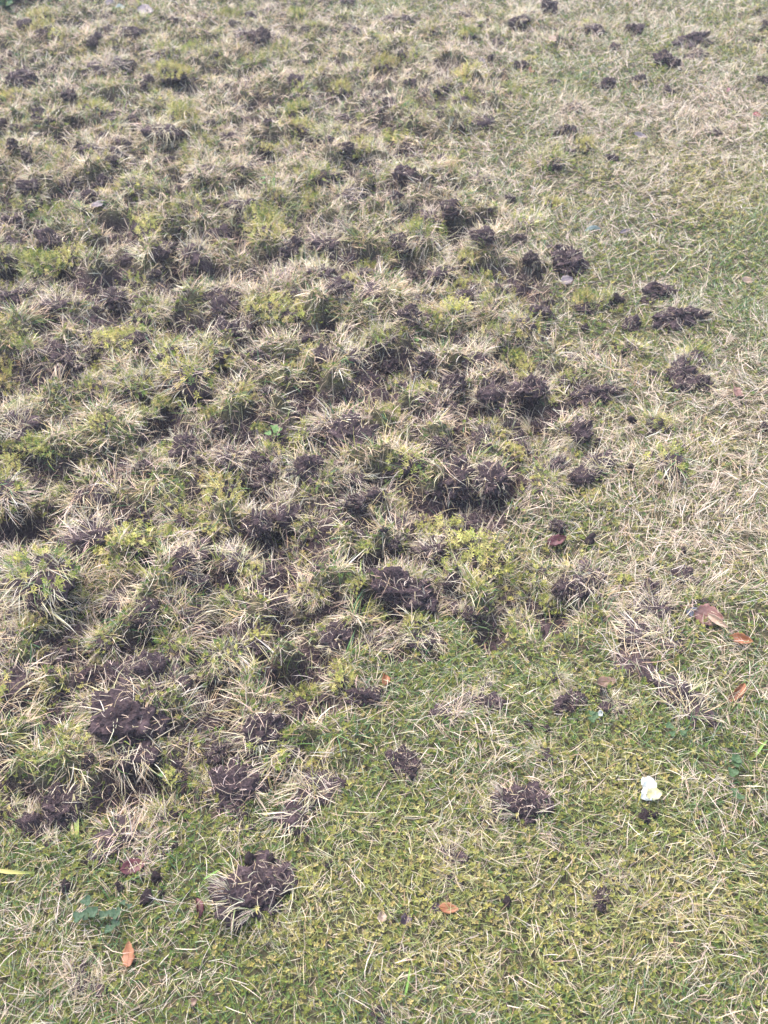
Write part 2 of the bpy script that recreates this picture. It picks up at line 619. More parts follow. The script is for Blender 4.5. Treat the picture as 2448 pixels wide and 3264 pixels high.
flow = lambda x, y: (fbm(x * 5, y * 5, 2, 71.0) - 0.5) * 9.0


def lawn_straw():
    rng = np.random.default_rng(21)
    p = scatter(16500, 1.1, rng)
    bc = scatter(2600, 1.1, rng)
    reps = rng.integers(4, 11, len(bc))
    bid = np.concatenate([np.full(len(p), -1), np.repeat(np.arange(len(bc)), reps)])
    p = np.concatenate([p, np.repeat(bc, reps, 0) + rng.normal(0, .004, (reps.sum(), 2))])
    baz, bti = rng.random(len(bc) + 1) * 6.283, R(48) + rng.random(len(bc) + 1) * R(40)
    x, y = p[:, 0], p[:, 1]
    b, t = sample(bare, x, y), sample(torn, x, y)
    keep = rng.random(len(x)) < np.clip(F_straw(x, y), 0, 1.3) / 1.3 * (1 - 0.90 * b) * (1 - 0.12 * t)
    x, y, bid = x[keep], y[keep], bid[keep]
    n = len(x)
    z = depth_of(x, y)
    k = (z / 1.4)
    root = np.stack([x, y, sample(HGT, x, y) + 0.002 + rng.random(n) ** 2 * 0.014], 1)
    az = np.where(rng.random(n) < 0.66, flow(x, y) + rng.normal(0, .45, n), rng.random(n) * 6.283)
    tilt = R(50) + rng.random(n) * R(42)
    az = np.where(bid >= 0, baz[bid] + rng.normal(0, .22, n), az)
    tilt = np.where(bid >= 0, bti[bid] + rng.normal(0, .14, n), tilt)
    curl = rng.normal(0.15, 0.32, n)
    L = (0.016 + 0.036 * rng.random(n) ** 1.4 + 0.008 * (bid >= 0)) * k ** 0.25
    Wd = (0.0005 + 0.0007 * rng.random(n) ** 1.6) * k ** 0.62
    c = pick(STRAW, n, rng) * (0.55 + 0.5 * rng.random((n, 1)) ** .7)
    tz = sample(torn, x, y)[:, None]
    c = c * (1 - tz * np.array([.0, .06, .08]))
    yel = (rng.random(n) < 0.25 * F_yellow(x, y))[:, None]
    c0 = np.where(yel, c * np.array([0.8, 0.85, 0.5]), c)
    c1 = c * (0.92 + 0.2 * rng.random((n, 1)))
    return blade_arrays(root, az, tilt, curl, L, Wd, c0, np.clip(c1, 0, .85), 3, rng.normal(0, .38, n), rng.normal(0, .5, n), 0.0015)


def lawn_green():
    rng = np.random.default_rng(22)
    p = scatter(30000, 1.3, rng)
    x, y = p[:, 0], p[:, 1]
    b, t = sample(bare, x, y), sample(torn, x, y)
    keep = rng.random(len(x)) < np.clip(F_green(x, y), 0, 1.3) / 1.3 * (1 - 0.96 * b) * (1 - 0.62 * t)
    x, y = x[keep], y[keep]
    n = len(x)
    k = depth_of(x, y) / 1.4
    root = np.stack([x, y, sample(HGT, x, y) - 0.001], 1)
    az = np.where(rng.random(n) < 0.4, flow(x, y) + rng.normal(0, .6, n), rng.random(n) * 6.283)
    tilt = R(15) + rng.random(n) * R(50)
    curl = rng.normal(0.6, 0.35, n)
    L = (0.016 + 0.028 * rng.random(n)) * k ** 0.25
    Wd = (0.0007 + 0.0006 * rng.random(n)) * k ** 0.65
    c = pick(GREEN, n, rng, 0.2)
    yel_mix = np.clip(F_yellow(x, y) - .2, 0, .9)[:, None]  # yellower stretches get paler green blades
    c = c * (1 - yel_mix) + np.array([.30, .31, .11]) * (.8 + .4 * rng.random((n, 1))) * yel_mix
    dry = (rng.random(n) < 0.3)[:, None]
    c1 = np.where(dry, pick(STRAW, n, rng), c * 1.05)
    return blade_arrays(root, az, tilt, curl, L, Wd, c, c1, 3, rng.normal(0, .4, n), rng.normal(0, .6, n), 0.001)


def lawn_thatch():
    rng = np.random.default_rng(26)
    p = scatter(17000, 1.15, rng)
    x, y = p[:, 0], p[:, 1]
    keep = rng.random(len(x)) < 1 - 0.75 * sample(bare, x, y)
    x, y = x[keep], y[keep]
    n = len(x)
    k = depth_of(x, y) / 1.4
    root = np.stack([x, y, sample(HGT, x, y) + 0.001 + 0.006 * rng.random(n)], 1)
    dull = (rng.random(n) < .5)[:, None]
    c = np.where(dull, pick(FIBRE, n, rng) * 1.1, pick(STRAW, n, rng) * .55)
    c = np.where(rng.random((n, 1)) < (.35 + .4 * smooth(1.3, .8, y))[:, None], pick(MOSS, n, rng) * .7, c)
    return blade_arrays(root, rng.random(n) * 6.283, R(62) + rng.random(n) * R(35), rng.normal(0, .4, n), (0.008 + 0.016 * rng.random(n)) * k ** .3,
                        (0.0008 + 0.0008 * rng.random(n)) * k ** .65, c, c, 2, rng.normal(0, .8, n), rng.normal(0, .6, n), 0.001)


def torn_grass():
    rng = np.random.default_rng(27)
    bc = scatter(2500, 0.75, rng)
    x, y = bc[:, 0], bc[:, 1]
    keep = rng.random(len(x)) < sample(torn, x, y) * (1 - sample(bare, x, y)) * 1.0
    bc = bc[keep]
    reps = rng.integers(4, 13, len(bc))
    i = np.repeat(np.arange(len(bc)), reps)
    n = len(i)
    x, y = bc[i, 0] + rng.normal(0, .005, n), bc[i, 1] + rng.normal(0, .005, n)
    k = depth_of(x, y) / 1.4
    # blades fall away from the humps towards the scrapes
    e = 0.03
    gxv = sample(HGT, bc[:, 0] + e, bc[:, 1]) - sample(HGT, bc[:, 0] - e, bc[:, 1])
    gyv = sample(HGT, bc[:, 0], bc[:, 1] + e) - sample(HGT, bc[:, 0], bc[:, 1] - e)
    down = np.arctan2(-gyv, -gxv) + rng.normal(0, .9, len(bc))
    az = down[i] + rng.normal(0, .38, n)
    tl = (R(25) + rng.random(len(bc)) * R(55))[i] + rng.normal(0, .2, n)
    L = (0.022 + 0.042 * rng.random(n)) * k ** .12
    c = pick(STRAW, n, rng) * (0.7 + 0.42 * rng.random((n, 1)))
    c = c * np.where((rng.random(len(bc)) < .4)[i][:, None], np.array([.95, .82, .74]), 1.06)
    gr = (rng.random(len(bc)) < .22)[i][:, None] | (rng.random((n, 1)) < .08)
    c0 = np.where(gr, pick(np.concatenate([GREEN, YMOSS * .8]), n, rng), c)
    root = np.stack([x, y, sample(HGT, x, y) - .002], 1)
    return blade_arrays(root, az, tl, rng.normal(.6, .4, n), L, (0.0006 + 0.0008 * rng.random(n)) * k ** .55, c0, np.where(gr, c0, c), 3,
                        rng.normal(0, .45, n), rng.normal(0, .6, n), 0.002)


def torn_moss():
    rng = np.random.default_rng(28)
    p = scatter(3600, 0.8, rng)
    x, y = p[:, 0], p[:, 1]
    pm = smooth(.46, .62, fbm(x * 7, y * 7, 2, 91.0))
    keep = rng.random(len(x)) < sample(torn, x, y) * (1 - sample(bare, x, y)) * pm
    x, y = x[keep], y[keep]
    n = len(x)
    k = depth_of(x, y) / 1.4
    root = np.stack([x, y, sample(HGT, x, y) + .004 + .010 * rng.random(n)], 1)
    ax = rng.normal(0, .55, (n, 3)) + np.array([0, 0, 1.0])
    ax /= np.linalg.norm(ax, axis=1)[:, None]
    c = pick(np.concatenate([YMOSS, MOSS]), n, rng)
    return moss_arrays(root, (0.0036 + 0.003 * rng.random(n)) * k ** .4, c, rng, 4, 3, ax, .11)


def lawn_moss():
    rng = np.random.default_rng(23)
    p = scatter(19000, 1.55, rng)
    x, y = p[:, 0], p[:, 1]
    b = sample(bare, x, y)
    keep = rng.random(len(x)) < np.clip(0.62 + 0.5 * F_yellow(x, y) + 0.2 * F_green(x, y) - 0.35 * F_straw(x, y), 0.15, 1) * (1 - 0.97 * b) * (1 - 0.35 * sample(torn, x, y))
    x, y = x[keep], y[keep]
    n = len(x)
    k = depth_of(x, y) / 1.4
    root = np.stack([x, y, sample(HGT, x, y) + 0.001 + 0.008 * rng.random(n)], 1)
    fy = np.clip(F_yellow(x, y) * 0.75, 0, 0.9)[:, None]
    c = np.where(rng.random((n, 1)) < fy, pick(YMOSS, n, rng) * 0.75, pick(MOSS, n, rng, 0.25) * .85)
    return moss_arrays(root, (0.0042 + 0.0030 * rng.random(n)) * k ** 0.6, c, rng, 5, 1)


def mesh_of(name, arr, mat):
    v, q, t, c = arr
    return mesh_np(name, v, t, q, c, mat)


add_obj("straw_grass", mesh_of("straw_grass", lawn_straw(), M_GRASS), kind='stuff', label="dry straw coloured grass blades matted over the lawn", category="grass")
add_obj("green_grass", mesh_of("green_grass", lawn_green(), M_GRASS), kind='stuff', label="short green grass blades growing through the moss", category="grass")
add_obj("thatch", mesh_of("thatch", lawn_thatch(), M_GRASS), kind='stuff', label="brown dead thatch lying between moss and grass", category="thatch")
add_obj("torn_grass", mesh_of("torn_grass", torn_grass(), M_GRASS), kind='stuff', label="shaggy torn grass hanging over humps of broken turf", category="grass")
add_obj("torn_moss", mesh_of("torn_moss", torn_moss(), M_MOSS), kind='stuff', label="feathery yellow green moss shoots on humps of broken turf", category="moss")
add_obj("lawn_moss", mesh_of("lawn_moss", lawn_moss(), M_MOSS), kind='stuff', label="yellow green moss carpet between the grass blades", category="moss")


# loose crumbs and torn fibres where the soil lies open
def soil_litter():
    rng = np.random.default_rng(24)
    p = scatter(9000, 1.3, rng)
    x, y = p[:, 0], p[:, 1]
    keep = rng.random(len(x)) < sample(bare, x, y) * 0.9 + sample(torn, x, y) * 0.12
    x, y = x[keep], y[keep]
    n = len(x)
    k = depth_of(x, y) / 1.4
    s = (0.0016 + 0.006 * rng.random(n) ** 3) * k ** 0.5
    base = np.array([(1, 0, 0), (0, 1, 0), (-1, 0, 0), (0, -1, 0), (0, 0, 1), (0, 0, -1)], float)
    V = base[None] * (0.6 + 0.8 * rng.random((n, 6, 1))) + rng.normal(0, .15, (n, 6, 3))
    a = rng.random(n) * 6.28
    ca, sa = np.cos(a)[:, None], np.sin(a)[:, None]
    V = np.stack([V[..., 0] * ca - V[..., 1] * sa, V[..., 0] * sa + V[..., 1] * ca, V[..., 2] * 0.8], -1) * s[:, None, None]
    V += np.stack([x, y, sample(HGT, x, y) + s * 0.3], 1)[:, None]
    f = np.array([(0, 1, 4), (1, 2, 4), (2, 3, 4), (3, 0, 4), (1, 0, 5), (2, 1, 5), (3, 2, 5), (0, 3, 5)])
    Tr = ((np.arange(n) * 6)[:, None, None] + f).reshape(-1, 3)
    return mesh_np("soil_crumbs", V.reshape(-1, 3), tris=Tr, mat=M_SOIL)


def root_fibres():
    rng = np.random.default_rng(25)
    p = scatter(11000, 0.85, rng)
    x, y = p[:, 0], p[:, 1]
    keep = rng.random(len(x)) < sample(torn, x, y) * (0.35 + 0.65 * sample(bare, x, y))
    x, y = x[keep], y[keep]
    n = len(x)
    k = depth_of(x, y) / 1.4
    root = np.stack([x, y, sample(HGT, x, y) + 0.004 * rng.random(n)], 1)
    pale = (rng.random(n) < 0.45)[:, None]
    c = np.where(pale, pick(STRAW, n, rng) * 0.8, pick(FIBRE, n, rng))
    return blade_arrays(root, rng.random(n) * 6.283, R(35) + rng.random(n) * R(55), rng.normal(.3, .8, n), (0.02 + 0.035 * rng.random(n)) * k ** .2,
                        (0.0006 + 0.0006 * rng.random(n)) * k ** .6, c, c, 3, rng.normal(0, 1.2, n), rng.normal(0, .6, n), 0.002)


add_obj("soil_crumbs", soil_litter(), kind='stuff', label="loose crumbs of dark soil strewn over the torn patches", category="soil")
add_obj("root_fibres", mesh_of("root_fibres", root_fibres(), M_GRASS), kind='stuff', label="tangled pale roots and torn grass over bare soil", category="roots")


# ------------------------------------------------------------------ soil clods and turf tufts (templates)
def ico(sub):
    bm = bmesh.new()
    bmesh.ops.create_icosphere(bm, subdivisions=sub, radius=1.0)
    v = np.array([p.co[:] for p in bm.verts])
    f = np.array([[q.index for q in p.verts] for p in bm.faces])
    bm.free()
    return v, f


ICO5, ICO4, ICO2 = ico(5), ico(4), ico(2)


def lump(seed, base, sq=(1, 1, .8), rough=1.0, cells=70):
    rng = np.random.default_rng(seed)
    v, f = base
    # several lobes give a broken outline
    r = np.full(len(v), 0.72)
    for _ in range(7):
        c = rng.normal(size=3)
        c /= np.linalg.norm(c)
        r = r + (0.12 + 0.28 * rng.random()) * smooth(0.2 + 0.5 * rng.random(), 1.0, v @ c)
    o = rng.random(3) * 20
    r = r * (1 + rough * (0.5 * (vnoise3(v * 2.2 + o) - .5) + 0.38 * (vnoise3(v * 5 + o) - .5)))
    fp = rng.normal(size=(cells * 4, 3))
    fp /= np.linalg.norm(fp, axis=1)[:, None]
    dd = np.sqrt(np.maximum(0, 2 - 2 * (v @ fp.T)))
    d1 = dd.min(1)
    r = r * (1 + rough * (0.10 - 0.8 * d1)) * (1 + rough * 0.2 * (vnoise3(v * 12 + o) - .5)) * (1 + rough * 0.16 * (vnoise3(v * 27 + o) - .5))
    return v * r[:, None] * np.array(sq), f


def surface_points(v, f, n, rng, up=-1.0):
    t = v[f]
    nr = np.cross(t[:, 1] - t[:, 0], t[:, 2] - t[:, 0])
    ar = np.linalg.norm(nr, axis=1)
    nz = nr[:, 2] / (ar + 1e-12)
    w = ar * (nz > up)
    i = rng.choice(len(f), n, p=w / w.sum())
    a, b = rng.random((n, 1)), rng.random((n, 1))
    fl = (a + b) > 1
    a, b = np.where(fl, 1 - a, a), np.where(fl, 1 - b, b)
    return t[i, 0] + a * (t[i, 1] - t[i, 0]) + b * (t[i, 2] - t[i, 0]), nr[i] / (ar[i, None] + 1e-12)


def dir_to_angles(d):
    return np.arctan2(d[:, 1], d[:, 0]), np.arccos(np.clip(d[:, 2] / (np.linalg.norm(d, axis=1) + 1e-9), -1, 1))


UNIT = 0.05      # templates are built for a lump about 10 cm across


def clod_template(seed, straw_n, spread, moss_n, big=False):
    """broken sod lying soil side up: soil lump, root hairs over it, a fringe of grass sticking out on one side"""
    rng = np.random.default_rng(seed)
    v, f = lump(seed, ICO5 if big else ICO4, (1.12, 0.95, 0.78), 1.0)
    v = v * UNIT
    v[:, 2] += UNIT * 0.34
    soil = mesh_np("clod_soil", v, tris=f, mat=M_SOIL, smooth_shade=True)
    nh = 170
    p, nm = surface_points(v, f, nh, rng, 0.0)
    d = nm * 0.5 + rng.normal(size=(nh, 3)) * 0.8
    az, ti = dir_to_angles(d)
    pale = (rng.random(nh) < 0.35)[:, None]
    c = np.where(pale, pick(STRAW, nh, rng) * .7, pick(FIBRE, nh, rng))
    hairs = blade_arrays(p - nm * 0.002, az, ti, rng.normal(.8, .7, nh), 0.012 + 0.03 * rng.random(nh), 0.0007 + 0.0006 * rng.random(nh), c, c, 3, rng.normal(0, 1.2, nh))
    hairs = mesh_of("clod_roots", hairs, M_GRASS)
    nb = straw_n // 6
    bi = rng.integers(0, nb, straw_n)
    th = rng.normal(0, spread * .8, nb)[bi] + rng.normal(0, .10, straw_n)
    rr = UNIT * (0.6 + 0.4 * rng.random(nb)[bi])
    root = np.stack([np.cos(th) * rr, np.sin(th) * rr, UNIT * (0.0 + 0.8 * rng.random(nb)[bi] + 0.05 * rng.random(straw_n))], 1)
    az = th + rng.normal(0, .95, nb)[bi] + rng.normal(0, .25, straw_n)
    ti = R(35) + rng.random(nb)[bi] * R(65) + rng.normal(0, .2, straw_n)
    dim = (0.5 + 0.5 * rng.random((nb, 1)))[bi]
    c = pick(STRAW, straw_n, rng) * dim
    g = (rng.random(straw_n) < 0.22)[:, None]
    c0 = np.where(g, pick(GREEN, straw_n, rng) * 1.15, c)
    grass = [blade_arrays(root, az, ti, rng.normal(.55, .4, straw_n), 0.018 + 0.06 * rng.random(straw_n) ** 1.3, 0.0008 + 0.0008 * rng.random(straw_n), c0, c, 3,
                          rng.normal(0, .5, straw_n), rng.normal(0, .5, straw_n))]
    ns = 26
    p, nm = surface_points(v, f, ns, rng, 0.1)
    az, ti = dir_to_angles(nm * np.array([1, 1, .5]) + rng.normal(0, .5, (ns, 3)))
    c = pick(STRAW, ns, rng)
    grass.append(blade_arrays(p, az, ti, rng.normal(.8, .5, ns), 0.025 + 0.05 * rng.random(ns), 0.0008 + 0.0006 * rng.random(ns), c * .7, c * .8, 3, rng.normal(0, .8, ns), rng.normal(0, .5, ns)))
    grass = mesh_of("clod_grass", join_arrays(grass), M_GRASS)
    moss = None
    if moss_n:
        th = rng.normal(0, spread * .8, moss_n)
        rr = UNIT * (0.6 + 0.5 * rng.random(moss_n))
        root = np.stack([np.cos(th) * rr, np.sin(th) * rr, UNIT * (0.05 + 0.6 * rng.random(moss_n))], 1)
        ax = np.stack([np.cos(th) * .6, np.sin(th) * .6, np.full(moss_n, .8)], 1) + rng.normal(0, .3, (moss_n, 3))
        ax /= np.linalg.norm(ax, axis=1)[:, None]
        pal = np.concatenate([MOSS, YMOSS])
        moss = mesh_of("clod_moss", moss_arrays(root, 0.0055 + 0.004 * rng.random(moss_n), pick(pal, moss_n, rng), rng, 5, 3, ax, .13), M_MOSS)
    return {'soil': soil, 'roots': hairs, 'grass': grass, 'moss': moss}


def tuft_template(seed, n, mossy, green):
    """lifted piece of turf: low soil core, fountain of bent grass, moss on top"""
    rng = np.random.default_rng(seed)
    v, f = lump(seed, ICO4 if mossy < 2 else ICO4, (1.1, 1.0, 0.5), 0.8)
    v = v * UNIT * 1.0
    v[:, 2] += UNIT * 0.02
    soil = mesh_np("tuft_soil", v, tris=f, mat=M_SOIL, smooth_shade=True)
    lean = rng.random() * 6.283
    nb = n // 7
    p, nm = surface_points(v, f, nb, rng, 0.45)
    p = p * np.array([.85, .85, 1])
    bi = rng.integers(0, nb, n)
    bundle_c = rng.normal(size=(nb, 3)) * np.array([.8, .8, .25])
    p, nm = p[bi] + rng.normal(0, .0035, (n, 3)), nm[bi]
    d = nm * np.array([.5, .5, .5]) + p / UNIT * np.array([.5, .5, 0]) + bundle_c[bi] * 0.75 + np.array([math.cos(lean), math.sin(lean), 0]) * 0.55 + rng.normal(0, .22, (n, 3))
    stray = rng.random(n) < 0.22
    d[stray] = rng.normal(size=(stray.sum(), 3)) * np.array([1, 1, .35])
    d[:, 2] = np.abs(d[:, 2]) * .9 + .08
    az, ti = dir_to_angles(d)
    c = pick(STRAW, n, rng) * (0.72 + 0.45 * rng.random((nb, 1)))[bi] * (0.8 + .2 * rng.random((n, 1)))
    g = (rng.random(n) < green)[:, None]
    c0 = np.where(g, pick(np.concatenate([GREEN, YMOSS * .8]), n, rng) * 1.1, c)
    c1 = np.where(g & (rng.random((n, 1)) < .5), c0, c)
    grass = blade_arrays(p - nm * 0.003, az, ti, rng.normal(.75, .6, n), 0.022 + 0.060 * rng.random(n) ** 1.2, 0.0007 + 0.0009 * rng.random(n), c0, c1, 3,
                         rng.normal(0, .6, n), rng.normal(0, .5, n))
    grass = mesh_of("tuft_grass", grass, M_GRASS)
    moss = None
    if mossy:
        m = 60 * mossy
        p, nm = surface_points(v, f, m, rng, 0.2)
        p = p * (0.8 + .5 * vnoise3(p * 70 + seed))[:, None] + nm * (0.002 + 0.010 * rng.random((m, 1)))
        ax = nm + rng.normal(0, .45, (m, 3)) + np.array([0, 0, .4])
        ax /= np.linalg.norm(ax, axis=1)[:, None]
        pal = np.concatenate([YMOSS, MOSS]) if mossy == 3 else YMOSS if mossy >= 2 else np.concatenate([MOSS, MOSS, YMOSS])
        moss = mesh_of("tuft_moss", moss_arrays(p, 0.0065 + 0.0055 * rng.random(m), pick(pal, m, rng), rng, 5, 3, ax, .13), M_MOSS)
    return {'soil': soil, 'grass': grass, 'moss': moss}


CLODS = [clod_template(100 + i, (90, 150, 120, 200)[i % 4], (.7, .5, 1.1, .8)[i % 4], (0, 26, 0, 40)[i % 4], big=True) for i in range(12)]
TUFTS = [tuft_template(200 + i, (340, 420, 300, 460)[i % 4], (0, 1, 0, 1)[i % 4], (.12, .25, .08, .35)[i % 4]) for i in range(10)]
MOSSY = [tuft_template(300 + i, (170, 220, 190)[i % 3], (2, 3, 2)[i % 3], .6) for i in range(6)]


LATER = []


def place(name, tpl, x, y, z, size, rot, label, cat, group, squash=1.0, tilt=0.0, look='', keep=('soil', 'roots', 'grass', 'moss')):
    """one thing: an Empty at its base carrying copies of the template's parts (mesh data shared)"""
    e = bpy.data.objects.new(name, None)
    e.empty_display_size = 0.02
    COL.objects.link(e)
    e.location = (x, y, z)
    s = size / (2 * UNIT)
    q = 0.88 + 0.26 * random.random()
    e.scale = (s * q, s / q, s * squash)
    e.rotation_euler = (tilt * math.cos(rot * 3), tilt * math.sin(rot * 5), rot)
    e['label'] = label
    e['category'] = cat
    if group:
        e['group'] = group
        LATER.append((e, size, look))
    for k in keep:
        if tpl.get(k):
            o = bpy.data.objects.new({'soil': 'soil', 'roots': 'roots', 'grass': 'grass', 'moss': 'moss'}[k], tpl[k])
            COL.objects.link(o)
            o.parent = e
            if k != 'soil':
                o['kind'] = 'stuff'
    return e


# soil clods, many far ones standing in for brownish shade spots: tile, x, y, width (tile pixels)
CL = {
    1: [(270, 160, 45), (350, 120, 40), (180, 165, 60), (570, 155, 100), (610, 195, 30), (1090, 90, 70), (1440, 140, 40), (850, 150, 25), (1120, 180, 80),
        (420, 165, 40), (470, 120, 50), (120, 340, 110), (60, 350, 60), (560, 270, 50), (660, 400, 70), (500, 500, 70), (440, 640, 80), (870, 670, 70), (740, 690, 70),
        (430, 765, 80), (130, 800, 80), (40, 680, 80), (70, 970, 120), (220, 990, 110), (400, 940, 90), (715, 985, 90), (500, 1040, 80), (960, 1030, 100),
        (1010, 470, 60), (1095, 380, 40), (1440, 270, 60), (1270, 360, 70), (960, 350, 40), (1500, 690, 60), (1590, 540, 50), (1430, 600, 50), (1520, 510, 50),
        (1110, 760, 60), (910, 520, 60), (170, 600, 60), (580, 540, 70), (1040, 950, 60), (370, 310, 40), (1330, 300, 40), (1500, 10, 60), (1350, 180, 40)],
    2: [(735, 355, 50), (710, 150, 50), (990, 210, 60), (1080, 130, 70), (1640, 120, 60), (1640, 350, 60),
        (1230, 390, 50), (110, 750, 90), (230, 770, 80), (235, 695, 40), (790, 560, 70), (980, 680, 60), (510, 430, 40), (600, 140, 40), (380, 185, 40),
        (70, 250, 70), (720, 40, 80), (800, 660, 60), (290, 490, 70), (390, 860, 50), (540, 860, 60), (500, 970, 80), (580, 1030, 60), (770, 1080, 80),
        (300, 1030, 70), (60, 1070, 80), (60, 860, 80), (590, 280, 60), (1110, 355, 70), (970, 370, 70)],
    3: [(60, 60, 120), (60, 220, 130), (490, 215, 90), (420, 230, 60), (270, 430, 130), (630, 440, 110), (1130, 440, 110), (1210, 400, 60),
        (1480, 170, 100), (1280, 180, 80), (1270, 40, 80), (560, 100, 70), (770, 60, 50), (810, 870, 130), (560, 910, 140), (640, 910, 80),
        (1100, 890, 120), (50, 640, 60), (250, 640, 60), (1170, 1010, 130), (1330, 910, 130), (1620, 1040, 100), (100, 940, 110), (910, 740, 80),
        (1510, 590, 40), (980, 300, 110), (1400, 640, 60), (230, 480, 70)],
    4: [(1130, 190, 55), (1370, 540, 90), (1170, 510, 60), (680, 720, 120), (840, 750, 120),
        (100, 270, 90), (200, 40, 80), (110, 85, 70), (340, 180, 80), (590, 125, 50), (660, 275, 80), (860, 220, 80), (720, 200, 50), (590, 210, 50),
        (1290, 830, 70), (300, 350, 100), (30, 400, 90), (690, 450, 60), (240, 800, 90), (430, 800, 110), (300, 940, 150), (460, 1060, 120), (840, 960, 90),
        (1640, 740, 60), (330, 1070, 100), (620, 650, 140)],
    5: [(760, 220, 130), (830, 320, 130), (1560, 40, 100), (1100, 120, 130), (930, 640, 140), (190, 650, 120), (950, 1050, 80),
        (1290, 890, 130), (1470, 560, 130), (1380, 370, 90), (820, 500, 150), (140, 390, 90), (660, 700, 120), (1600, 790, 120), (480, 460, 110), (1250, 480, 80), (1180, 400, 80)],
    6: [(290, 280, 80), (80, 50, 110), (40, 150, 60), (440, 10, 100), (760, 60, 80), (540, 390, 100), (640, 400, 90), (760, 400, 90), (1300, 275, 90),
        (200, 590, 80), (40, 540, 60), (370, 430, 80)],
    7: [(520, 60, 60), (650, 90, 170), (1640, 1060, 80), (1600, 240, 60), (780, 20, 90)],
    8: [(100, 10, 100), (930, 560, 80), (1010, 500, 60), (790, 750, 40), (40, 640, 50)],
}
# clods with a look of their own: tile, x, y, width, turn, template, label
CL_OWN = [
    (7, 1110, 540, 240, 3.6, 3, "large crumbly dark soil clod, straw splayed low beside it, alone on green moss"),
    (7, 250, 150, 140, 0.6, 0, "purplish crumbly soil clod beside an upright broad yellowing grass blade"),
    (7, 165, 245, 130, 2.2, 1, "flat darker soil clod joined to the purplish crumbly clod by the broad blade"),
    (7, 1010, 95, 210, 1.0, 2, "wide dark soil clod with a narrow crumb tail hanging onto green moss"),
    (7, 1040, 190, 80, 4.0, 0, "narrow crumb tail of soil below the wide dark clod"),
    (8, 600, 165, 170, 3.1, 3, "round dark soil clod with straw and moss down one side, near the pale flower"),
    (6, 90, 350, 190, 1.6, 1, "broad dark soil clod crowned by a fan of bleached grass"),
    (6, 1140, 350, 110, 0.4, 2, "small dark soil clod on straw beside the curled brown leaves"),
    (6, 800, 815, 110, 2.6, 1, "fibrous brown soil clod with upright straw, beside a tiny white petal"),
    (6, 440, 830, 100, 2.9, 3, "thin scrap of soil with bleached straw on short green lawn"),
    (6, 70, 1085, 120, 1.2, 0, "flattened soil clod at the edge of green lawn below a straw tuft"),
    (5, 540, 760, 200, 0.9, 2, "big purplish soil clod in the middle of torn moss and straw"),
    (5, 550, 905, 260, 2.4, 0, "wide flat spread of purplish soil clod under arching straw"),
    (5, 1060, 990, 120, 0.3, 1, "black soil clod with a moss strand, upper lump of a leaning pair"),
    (5, 1140, 1040, 170, 5.0, 2, "blackest soil clod beside a green moss strand and bright lawn"),
    (4, 790, 30, 120, 0.9, 0, "jagged dark soil clod with straw lying to one side on torn lawn edge"),
    (4, 1185, 150, 100, 2.6, 1, "smaller dark soil clod of a pair on the straw coloured lawn"),
    (4, 1275, 255, 135, 0.2, 3, "rounded black soil clod, larger of a pair on the straw coloured lawn"),
    (4, 1070, 300, 80, 0.2, 1, "brown mossy soil clod beside the black rounded clod"),
    (4, 1280, 510, 130, 1.2, 3, "ragged dark soil clod under a lifted yellow straw tuft"),
    (4, 920, 580, 125, 0.1, 3, "round black soil clod with yellow moss and straw fringe, set in pale grass"),
    (4, 290, 545, 105, 4.6, 2, "upright dark soil clod with long bleached blades hanging down its front"),
    (2, 1320, 170, 110, 0.5, 3, "big mossy overturned sod with a dark hollow, on the far lawn"),
    (2, 1230, 265, 85, 1.6, 1, "long low soil clod with pale grass standing along its top"),
    (3, 850, 590, 130, 1.6, 3, "dark soil clod beneath an overhanging thatch of yellow straw"),
    (3, 960, 330, 130, 0.4, 2, "dark soil clod framed by arching straw and moss"),
    (3, 1500, 780, 190, 0.2, 0, "broad reddish brown soil clod with straw poking from its side"),
]
